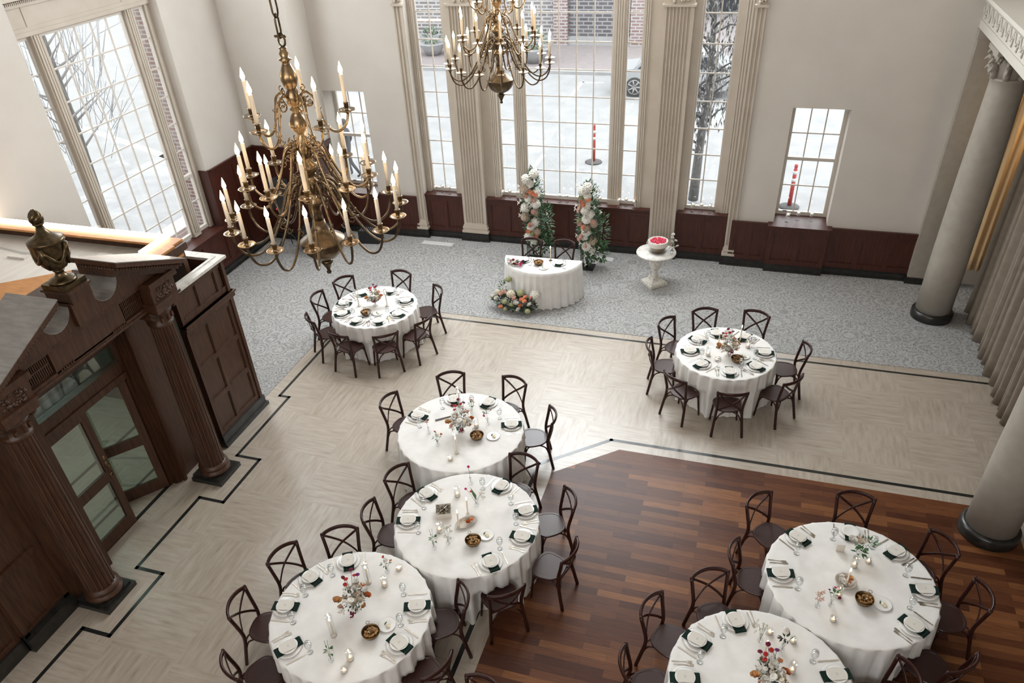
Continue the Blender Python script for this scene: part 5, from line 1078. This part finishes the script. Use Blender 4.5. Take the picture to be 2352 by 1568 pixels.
candle('taper', -3.50, 13.0, 'ivory taper candle at the back of the half round head table', 'taper candles')
t = thing('flower_cluster', 'burgundy and white flowers lying at the left end of the head table', 'flower arrangement', (-4.12, 12.68, TP)); rnd = random.Random(12)
foliage(t, (0, 0, 0.04), (0.14, 0.08, 0.04), 34, 0.05, 'leaf', 15)
for i in range(26): kd = rnd.choice(['rose', 'rose', 'disc']); inst(NAMEK[kd], bloom(kd, rnd.choice(['burgundy', 'magenta', 'plum', 'red', 'white', 'white']), 0.03), t, (rnd.uniform(-.16, .16), rnd.uniform(-.10, .08), rnd.uniform(.04, .09)), (rnd.uniform(-.6, .6), rnd.uniform(-.6, .6), 0))

# ------------------------------------------------------------------ flower pillars and ground arrangement
def pillar(x, y, h, label, seed):
    t = thing('flower_pillar', label, 'flower pillar', (x, y, 0.006), 0, 'flower pillars'); rnd = random.Random(seed)
    m = MB(); m.box(-0.16, 0.16, -0.16, 0.16, 0, 0.012)
    m.lathe([(0.022, 0.012), (0.022, h-0.05), (0.0, h-0.05)], n=10); m.build('stand', M['blackplastic'], t)
    m = MB()
    for k in range(3): m.tube([(-0.13+0.02*k, -0.05+.05*k, 0.012), (-0.12, -0.06+.04*k, h*.3), (-0.10, -0.03, h*.6)], 0.008, 5)
    m.build('bare_branch', M['bark'], t)
    for i, (mt, nn, L_) in enumerate((('leaf', 900, 0.09), ('darkleaf', 220, 0.07), ('shrub', 260, 0.07))):
        f = foliage(t, (0.02, 0.0, h*0.52), (0.235, 0.18, h*0.47), nn, L_, mt, seed+i, ('foliage', 'dark_foliage', 'pale_foliage')[i])
    f = foliage(t, (0.27, 0.0, h*0.42), (0.17, 0.12, h*0.24), 300, 0.09, 'leaf', seed+5, 'side_foliage')
    f = foliage(t, (0.24, 0.0, h*0.20), (0.22, 0.14, h*0.13), 170, 0.09, 'leaf', seed+6, 'low_foliage')
    n = 15
    for i in range(n):
        z = h*(0.22+0.76*(i+.3)/n); a = (-1.9 if i % 2 else -1.1)+rnd.uniform(-.5, .5); q = 0.15+rnd.uniform(-.02, .05)
        pal = 'taupe' if i in (2, 5, 6, 11) else 'white'; inst('hydrangea_bloom', bloom('hydrangea', pal, 0.105 if i % 3 else 0.088), t, (q*cos(a), q*sin(a), z), (rnd.uniform(-1, 1), rnd.uniform(-1, 1), 0))
    for i in range(13):
        z = h*(0.28+0.66*rnd.random()); a = -pi/2+rnd.uniform(-.7, .7); inst('rose_bloom', bloom('rose', rnd.choice(['peach', 'blush', 'blush', 'peach', 'greenish']), 0.045), t, (0.24*cos(a), 0.24*sin(a), z), (1.1, 0, rnd.uniform(-.6, .6)))
    for i in range(24):
        z = h*(0.08+0.86*rnd.random()); a = rnd.uniform(-3.2, 0.2); q = rnd.uniform(.22, .32); inst('blossom_spray', bloom('spray', 'white', 0.035), t, (q*cos(a), q*sin(a), z))
    return t
pillar(-4.28, 14.50, 2.05, 'left pillar of white hydrangeas and greenery behind the head table', 41)
pillar(-3.06, 14.34, 1.93, 'right pillar of white hydrangeas and greenery behind the head table', 52)
t = thing('ground_arrangement', 'low bank of cream and peach flowers on the carpet before the head table', 'flower arrangement', (-4.05, 12.28, 0.006), radians(-8)); rnd = random.Random(77)
foliage(t, (0, 0, 0.16), (0.46, 0.17, 0.14), 420, 0.08, 'darkleaf', 71); foliage(t, (0, 0, 0.18), (0.48, 0.19, 0.16), 160, 0.07, 'leaf', 72, 'green_foliage'); foliage(t, (-0.30, 0.15, 0.34), (0.08, 0.06, 0.18), 60, 0.07, 'leaf', 73, 'tall_sprig')
for kd, pl, r, p in (('hydrangea', 'cream', 0.09, (-0.05, -0.02, 0.33)), ('hydrangea', 'white', 0.10, (0.40, 0.10, 0.34)), ('hydrangea', 'greenish', 0.075, (0.13, 0.04, 0.36)), ('hydrangea', 'greenish', 0.065, (-0.20, 0.20, 0.52)), ('hydrangea', 'cream', 0.065, (-0.35, 0.02, 0.30)),
    ('hydrangea', 'greenish', 0.055, (-0.13, -0.14, 0.22)), ('hydrangea', 'greenish', 0.05, (0.02, -0.16, 0.20)), ('hydrangea', 'greenish', 0.055, (0.36, -0.17, 0.12)), ('hydrangea', 'greenish', 0.04, (-0.10, -0.20, 0.10)), ('hydrangea', 'greenish', 0.04, (-0.46, -0.03, 0.20)),
    ('rose', 'blush', 0.045, (-0.25, -0.05, 0.33)), ('rose', 'blush', 0.042, (-0.20, -0.01, 0.36)), ('rose', 'blush', 0.05, (0.05, -0.10, 0.31)), ('rose', 'white', 0.05, (0.11, -0.15, 0.25)), ('rose', 'white', 0.045, (0.37, -0.10, 0.24)), ('rose', 'white', 0.045, (-0.33, -0.10, 0.24)), ('rose', 'white', 0.04, (-0.42, -0.05, 0.26)),
    ('rose', 'peach', 0.042, (0.21, -0.10, 0.31)), ('rose', 'peach', 0.042, (0.26, -0.05, 0.35)), ('rose', 'peach', 0.042, (0.28, -0.12, 0.30)), ('rose', 'peach', 0.035, (0.36, 0.0, 0.33)), ('rose', 'peach', 0.04, (-0.20, -0.20, 0.13)), ('rose', 'rust', 0.035, (0.21, -0.18, 0.22)), ('rose', 'white', 0.045, (0.17, -0.19, 0.14))):
    inst(NAMEK[kd], bloom(kd, pl, r), t, p, (0.6 if kd == 'rose' else 0, 0, rnd.uniform(-1, 1)))
# ------------------------------------------------------------------ cake table
CX_, CY_ = -1.58, 13.92
t = thing('pedestal_table', 'round distressed white pedestal table holding the cake', 'table', (CX_, CY_, 0.006))
m = MB(); m.lathe([(0.0, 0.66), (0.36, 0.66), (0.385, 0.668), (0.39, 0.685), (0.385, 0.70), (0.0, 0.70)], n=48); m.build('tabletop', M['marbletop'], t)
m = MB(); m.lathe([(0.075, 0.16), (0.06, 0.20), (0.055, 0.26), (0.085, 0.34), (0.125, 0.44), (0.135, 0.52), (0.12, 0.58), (0.08, 0.63), (0.07, 0.66)], n=24); m.build('turned_stem', M['chippy'], t)
m = MB(); a = radians(40)
def sq(w_, z): return [(w_*cos(a+k*pi/2+pi/4), w_*sin(a+k*pi/2+pi/4), z) for k in range(4)]
lev = [(0.28, 0.0), (0.28, 0.05), (0.25, 0.055), (0.25, 0.07), (0.12, 0.13), (0.13, 0.135), (0.13, 0.16), (0.09, 0.165)]
V = []; [V.extend(sq(w_, z)) for w_, z in lev]; F = [(0, 3, 2, 1), tuple(len(V)-4+k for k in range(4))]
for j in range(len(lev)-1):
    for k in range(4): F.append((j*4+k, j*4+(k+1) % 4, j*4+4+(k+1) % 4, j*4+4+k))
m.add(V, F); m.build('square_foot', M['chippy'], t)
c = thing('cake', 'round white cake topped with red berries on a glass stand', 'cake', (CX_+0.02, CY_+0.03, 0.707))
m = MB(); m.lathe([(0.17, 0.0), (0.175, 0.004), (0.165, 0.03), (0.165, 0.10), (0.185, 0.115), (0.185, 0.122), (0.0, 0.122)], n=36); m.build('cake_stand', M['glass'], c)
m = MB(); m.lathe([(0.12, 0.002), (0.14, 0.02), (0.15, 0.11), (0.0, 0.12)], n=24); m.build('stand_base', M['bowl'], c)
m = MB(); m.lathe([(0.0, 0.123), (0.185, 0.123), (0.195, 0.135), (0.195, 0.205), (0.19, 0.222), (0.178, 0.225), (0.165, 0.213), (0.0, 0.213)], n=40)
for i in range(36): aa = 2*pi*i/36; m.ball((0.183*cos(aa), 0.183*sin(aa), 0.218), 0.017, 6, 4)
m.build('frosting', M['frosting'], c); m = MB(); rnd = random.Random(9)
for i in range(170): q = 0.157*sqrt(rnd.random()); aa = rnd.uniform(0, 6.28); m.ball((q*cos(aa), q*sin(aa), 0.222), 0.0125, 6, 4, seed=i)
o = m.build('berry_topping', M['raspberry'], c); o['kind'] = 'stuff'
t = thing('cake_flower_vase', 'small vase of white blooms at the right edge of the cake table', 'vase', (CX_+0.30, CY_-0.02, 0.707))
m = MB(); m.lathe([(0.03, 0.0), (0.035, 0.02), (0.03, 0.06), (0.015, 0.08), (0.02, 0.10)], n=14); m.build('glass_vase', M['glass'], t)
foliage(t, (0.02, 0, 0.12), (0.05, 0.04, 0.05), 16, 0.05, 'darkleaf', 3)
for i, p in enumerate(((0.0, 0, 0.40), (-0.01, 0.01, 0.33), (0.06, 0, 0.28), (0.0, -0.01, 0.26), (0.10, -0.02, 0.18), (0.04, -0.03, 0.15))): inst('rose_bloom', bloom('rose', 'white', 0.032), t, p, (0.5, 0, i))
stems(t, [(0, 0, 0.4), (0.06, 0, 0.28), (0.1, -.02, .18)], (0, 0, 0.05), 'leaf')
# ------------------------------------------------------------------ candles on the sills
def sill_candle(x, y, z, label):
    t = thing('stemmed_candle_glass', label, 'candle', (x, y, z), 0, 'stemmed glasses with floating candles')
    m = MB(); m.lathe([(0.040, 0.0), (0.041, 0.004), (0.012, 0.010), (0.005, 0.02), (0.005, 0.10)], n=16); m.build('glass_foot', M['glass'], t)
    m = MB(); m.lathe([(0.005, 0.10), (0.035, 0.115), (0.048, 0.145), (0.046, 0.175), (0.040, 0.19)], n=18); m.build('glass_bowl', M['glass'], t)
    m = MB(); m.lathe([(0.0, 0.125), (0.034, 0.13), (0.038, 0.16), (0.0, 0.163)], n=14); m.build('wax', M['frosting'], t); flame(t, 0.163, 0.9)
names3 = ('left', 'middle', 'right')
for wn, z, L_ in (('left narrow window', 1.02, ((-6.77, 15.25), (-6.62, 15.31), (-6.45, 15.27))), ('left sidelight of the centre window', 1.02, ((-5.17, 15.25), (-5.03, 15.31), (-4.82, 15.27))), ('right sidelight of the centre window', 1.02, ((-2.59, 15.25), (-2.45, 15.31), (-2.27, 15.23))),
    ('right narrow window', 1.02, ((-1.06, 15.27), (-0.89, 15.31), (-0.72, 15.27))), ('small right window', 0.985, ((0.81, 15.19), (1.01, 15.32), (1.26, 15.32)))):
    for i, (x, y) in enumerate(L_): sill_candle(x, y, z, '%s floating candle glass on the sill, %s' % (names3[i], wn))
for i, x in enumerate((-3.89, -3.73, -3.01)): sill_candle(x, 15.27, 1.02, '%s floating candle glass on the sill, middle of the centre window' % names3[i])
# floor vents
for x0, x1, nm in ((-7.03, -6.29, 'left'), (-3.02, -2.59, 'right')):
    t = thing('floor_vent', 'flat white floor vent in the carpet, the %s one' % nm, 'vent', (0, 0, 0)); m = MB(); m.box(x0, x1, 14.71, 14.88, 0.006, 0.011); m.build('vent_plate', M['vent'], t); m = MB()
    for k in range(7): m.box(x0+0.01, x1-0.01, 14.72+k*0.022, 14.728+k*0.022, 0.011, 0.013)
    m.build('vent_louvre', M['vent'], t)
# loudspeakers behind the near chandelier
def speaker(x, y, rz, label):
    t = thing('loudspeaker', label, 'speaker', (x, y, 0.006), radians(rz), 'black loudspeakers')
    m = MB(); m.box(-0.19, 0.19, -0.17, 0.17, 1.05, 1.68); m.build('cabinet', M['blackplastic'], t); m = MB(); m.box(-0.17, 0.17, -0.185, -0.17, 1.08, 1.65); m.build('speaker_grille', M['grille'], t)
    m = MB(); m.tube([(0, 0, 0.35), (0, 0, 1.05)], 0.018, 8); m.build('pole', M['blackplastic'], t)
    for k in range(3): a = 2*pi*k/3+0.4; m = MB(); m.tube([(0, 0, 0.55), (0.42*cos(a), 0.42*sin(a), 0.012)], 0.012, 6); m.build('leg', M['blackplastic'], t)
    m = MB(); m.box(0.10, 0.13, -0.19, -0.185, 1.10, 1.12); m.build('power_light', M['redled'], t)
speaker(-9.85, 13.72, -25, 'black loudspeaker on a tripod in the corner behind the chandelier')
t = thing('mixing_console', 'black audio console low on the carpet under the small left window', 'audio console', (-8.25, 14.62, 0.006), radians(6))
m = MB(); m.box(-0.24, 0.24, -0.17, 0.17, 0.0, 0.30); m.build('case', M['blackplastic'], t); m = MB()
for i in range(8):
    for j in range(3): m.box(-0.20+i*0.05, -0.19+i*0.05, -0.12+j*0.08, -0.105+j*0.08, 0.30, 0.312)
m.build('fader_knob', M['vent'], t)['kind'] = 'stuff'
t = thing('subwoofer', 'low black subwoofer cabinet beside the corner loudspeaker', 'speaker', (-9.15, 13.9, 0.006), radians(-12))
m = MB(); m.box(-0.28, 0.28, -0.22, 0.22, 0, 0.62); m.build('cabinet', M['blackplastic'], t); m = MB(); m.box(-0.26, 0.26, -0.235, -0.22, 0.03, 0.59); m.build('speaker_grille', M['grille'], t)

# ------------------------------------------------------------------ the street outside
G = -1.0
b = MB(); b.box(-70, 40, 15.75, 90, G-0.3, G); b.box(-70, -11.7, -20, 15.75, G-0.3, G); struct(b.build('ground_street', M['asphalt']))
b = MB(); b.box(-11.6, 20, 15.76, 19.4, G, G+0.10); b.box(-14.6, -11.7, -10, 15.7, G, G+0.10); struct(b.build('ground_sidewalk_near', M['concrete']))
b = MB(); b.box(-30, 30, 34.4, 60, G, G+0.12); struct(b.build('ground_sidewalk_far', M['paving']))
b = MB(); b.box(-30, 30, 34.1, 34.4, G, G+0.125); b.box(-20, -14.6, 8, 30, G, G+0.004); struct(b.build('trim_curb', M['concrete']))
b = MB()
stripline(b, [(-7.35, 30.4), (-7.35, 32.9)], 0.16, 0.004); stripline(b, [(-7.3, 32.9), (-6.5, 32.9)], 0.12, 0.004); stripline(b, [(-6.62, 22.6), (-6.62, 23.8)], 0.16, 0.004); stripline(b, [(1.3, 26.6), (3.3, 26.6)], 0.16, 0.004); stripline(b, [(-14.5, 24.5), (-12.0, 22.0)], 0.25, 0.004); stripline(b, [(-40, 30.0), (-16, 20.0)], 0.3, 0.004); stripline(b, [(-40, 20.0), (-15, 10.0)], 0.25, 0.004)
o = b.build('trim_road_marking', M['paint']); o.location.z = G; struct(o)
bw = thing('brick_building', 'pale brick building wall across the street', 'building')
b = MB(); b.box(-26, -4.8, 39.3, 40.2, G, 7.5); b.build('brick_wall', M['brickwall'], bw)
b = MB(); b.box(-9.4, -6.5, 39.22, 39.3, G+0.5, 7.5); b.build('dark_brick_bay', M['darkbrick'], bw)
for x in (-9.85, -6.1, -13.5): b = MB(); b.box(x-0.35, x+0.35, 39.05, 39.3, G+0.12, 7.5); b.build('brick_pier', M['pinkbrick'], bw)
b = MB(); b.box(-26, -4.8, 39.15, 39.3, G+0.12, G+0.5); b.build('stone_plinth', M['concrete'], bw)
bd = thing('dark_storefront', 'dark shopfront far across the street beyond the hanging tree', 'building'); b = MB(); b.box(-4.0, 8, 47, 48, G, 8); b.build('wall', M['concrete'], bd)
for x in (-2.6, 0.2, 3.0): b = MB(); b.box(x-0.9, x+0.9, 46.9, 47, G+0.3, 4.5); b.build('window', M['carglass'], bd)
lb = thing('far_left_building', 'pale building far beyond the left street', 'building'); b = MB(); b.box(-62, -60, 10, 80, G, 9); b.build('wall', M['concrete'], lb)
for y in (44, 50, 56): b = MB(); b.box(-60.0, -59.9, y-1.2, y+1.2, G+0.6, 4); b.build('window', M['asphalt'], lb)
def post(x, y, label):
    t = thing('delineator_post', label, 'traffic post', (x, y, G+(0.10 if y < 19.4 else 0)), 0, 'orange delineator posts')
    m = MB(); m.lathe([(0.26, 0.0), (0.27, 0.03), (0.20, 0.06), (0.0, 0.06)], n=18); m.build('base', M['rubber'], t)
    m = MB(); m.lathe([(0.055, 0.06), (0.05, 1.05), (0.03, 1.08), (0.045, 1.10), (0.045, 1.17), (0.0, 1.19)], n=14); m.build('tube', M['orange'], t)
    for z in (0.72, 0.92): m = MB(); m.lathe([(0.057, z), (0.056, z+0.09)], n=14); m.build('reflective_band', M['reflect'], t)
post(-4.85, 23.45, 'orange traffic post in the road seen through the centre window'); post(1.10, 20.9, 'orange traffic post outside the small right window')
def car(x, y, rz, label, col):
    t = thing('car', label, 'car', (x, y, G), radians(rz), 'parked cars')
    m = MB(); m.prism([(-2.3, 0.35), (-2.35, 0.75), (-2.2, 0.95), (-1.5, 1.02), (-0.9, 1.50), (-0.5, 1.58), (1.4, 1.58), (2.0, 1.10), (2.28, 0.95), (2.3, 0.4), (1.9, 0.30), (-1.9, 0.30)], -0.9, 0.9, 'y', False); m.build('body', M[col], t)
    m = MB(); m.prism([(-1.3, 1.04), (-0.85, 1.44), (-0.5, 1.50), (1.3, 1.50), (1.75, 1.08)], -0.915, 0.915, 'y'); m.build('window', M['carglass'], t)
    for wx in (-1.4, 1.4):
        for sy in (-1, 1):
            q = MB(); q.prism([(wx+0.36*cos(2*pi*k/20), 0.36+0.36*sin(2*pi*k/20)) for k in range(20)], *sorted((sy*0.72, sy*0.94)), 'y'); wq = q.build('wheel', M['rubber'], t)
            h = MB(); h.prism([(wx+0.10*cos(2*pi*k/12), 0.36+0.10*sin(2*pi*k/12)) for k in range(12)], *sorted((sy*0.93, sy*0.955)), 'y')
            for k in range(7): aa = 2*pi*k/7; h.tube([(wx+0.05*cos(aa), sy*0.945, 0.36+0.05*sin(aa)), (wx+0.26*cos(aa), sy*0.945, 0.36+0.26*sin(aa))], 0.03, 5)
            h.tube([(wx+0.26*cos(2*pi*k/16), sy*0.94, 0.36+0.26*sin(2*pi*k/16)) for k in range(16)], 0.02, 5, closed=True); h.build('rim', M['alloy'], wq)
car(-3.45, 31.9, 0, 'silver car parked at the far curb beside the tree', 'carpaint'); car(-22.6, 50.5, 20, 'car parked far left beyond the narrow window', 'carpaint')
def leafy_tree(x, y, label):
    t = thing('street_tree', label, 'tree', (x, y, G+0.1)); rnd = random.Random(19)
    m = MB(); m.tube([(0, 0, 0), (0.03, 0, 1.5), (0.10, 0.1, 3.0), (0.05, 0.2, 4.6), (0.1, .2, 6.0)], [0.14, 0.11, 0.09, 0.06, 0.03], 8); m.build('trunk', M['bark'], t)
    m = MB(); ends = []
    for i in range(26):
        z = 1.3+i*0.17; a = rnd.uniform(0, 6.28); l = rnd.uniform(.7, 1.5); e = (l*cos(a), l*sin(a), z+rnd.uniform(.3, .9)); m.tube([(0.05, 0.1, z), (e[0]*.5, e[1]*.5, z+0.35), e], [0.035, 0.022, 0.008], 5); ends.append(e)
    m.build('branches', M['bark'], t); m = MB()
    for e in ends:
        for _ in range(70):
            p = Vector((e[0]*rnd.uniform(.3, 1.15)+rnd.gauss(0, .22), e[1]*rnd.uniform(.3, 1.15)+rnd.gauss(0, .22), e[2]+rnd.gauss(-.1, .3))); m.leaf(p, (rnd.uniform(-.4, .4), rnd.uniform(-.4, .4), -1), rnd.uniform(.12, .24), 0.045)
    o = m.build('leaf_crown', M['dryleaf'], t); return t
leafy_tree(-1.45, 20.7, 'street tree with grey hanging leaves outside the right narrow window')
def bare_tree(x, y, label, h=7.0, seed=3):
    t = thing('bare_tree', label, 'tree', (x, y, G)); rnd = random.Random(seed); m = MB(); m.tube([(0, 0, 0), (0.1, 0.1, h*.4), (0, 0.3, h)], [0.16, 0.12, 0.03], 8); m.build('trunk', M['bark'], t); m = MB()
    for i in range(26):
        z = h*.3+i*h*.024; a = rnd.uniform(0, 6.28); l = rnd.uniform(1.0, 2.6); e = Vector((l*cos(a), l*sin(a), z+l*.5)); m.tube([(0, 0.1, z), e*.5+Vector((0, 0, z*.5)), e], [0.04, 0.025, 0.008], 5)
        for _ in range(5): m.tube([e*rnd.uniform(.5, .95)+Vector((0, 0, .1)), e+Vector((rnd.uniform(-.7, .7), rnd.uniform(-.7, .7), rnd.uniform(-.1, .6)))], 0.008, 4)
    m.build('branches', M['concrete'], t)
bare_tree(-17.5, 16.0, 'bare pale branched tree outside the left window')
def planter(x, y, label, s_=1.0):
    t = thing('planter', label, 'planter', (x, y, G+0.12), 0, 'street planters'); m = MB(); m.lathe([(0.30*s_, 0), (0.45*s_, 0.25*s_), (0.58*s_, 0.45*s_), (0.60*s_, 0.5*s_), (0.52*s_, 0.5*s_), (0.0, 0.42*s_)], n=20); m.build('bowl', M['concrete'], t)
    foliage(t, (0, 0, 0.75*s_), (0.45*s_, 0.45*s_, 0.35*s_), 220, 0.16*s_, 'shrub', 6)
planter(-10.2, 35.6, 'round planter with a green shrub across the street', 1.25); planter(-15.6, 36.6, 'planter with a shrub seen through the left narrow window', 1.1)
# person walking past outside the small left window
def skin_body(name, label, loc, rz, J, E_, mat, cat='person'):
    me = bpy.data.meshes.new(name); me.from_pydata([p for p, r in J], E_, []); o = bpy.data.objects.new(name, me); COL.objects.link(o); md = o.modifiers.new('skin', 'SKIN'); md.use_smooth_shade = True
    for v, (p, r) in zip(me.skin_vertices[0].data, J): v.radius = r
    me.skin_vertices[0].data[0].use_root = True; o.modifiers.new('sub', 'SUBSURF').levels = 1; me.materials.append(mat); o.location = loc; o.rotation_euler = (0, 0, rz); return o
J = [((0, 0, 0.95), (.15, .12)), ((0, 0, 1.18), (.14, .11)), ((0, 0, 1.42), (.17, .11)), ((0, 0, 1.52), (.06, .06)), ((0, 0.01, 1.62), (.075, .085)), ((0, 0.01, 1.73), (.07, .085)),
     ((.10, 0, .88), (.09, .10)), ((.12, .12, .48), (.06, .065)), ((.12, .02, .08), (.04, .045)), ((.12, .18, .04), (.04, .03)), ((-.10, 0, .88), (.09, .10)), ((-.11, -.08, .50), (.06, .065)), ((-.11, -.32, .12), (.04, .045)), ((-.11, -.20, .04), (.04, .03)),
     ((.20, 0, 1.42), (.06, .06)), ((.25, -.08, 1.15), (.045, .045)), ((.25, .06, .92), (.035, .035)), ((.25, .10, .84), (.03, .04)), ((-.20, 0, 1.42), (.06, .06)), ((-.25, .06, 1.15), (.045, .045)), ((-.24, .20, .95), (.035, .035)), ((-.24, .25, .88), (.03, .04))]
EE = [(0, 1), (1, 2), (2, 3), (3, 4), (4, 5), (0, 6), (6, 7), (7, 8), (8, 9), (0, 10), (10, 11), (11, 12), (12, 13), (2, 14), (14, 15), (15, 16), (16, 17), (2, 18), (18, 19), (19, 20), (20, 21)]
o = skin_body('person', '', (-12.1, 20.9, G), radians(100), J, EE, M['darkcloth']); tag(o, 'person in dark clothes walking outside the small left window', 'person')
m = MB(); m.ball((0, 0.05, 1.65), 0.085, 12, 9, (.85, .9, 1.25)); m.build('face', M['skin'], o); m = MB(); m.ball((0, -0.01, 1.70), 0.098, 12, 9, (.9, .95, 1.1)); m.build('hair', M['rubber'], o)
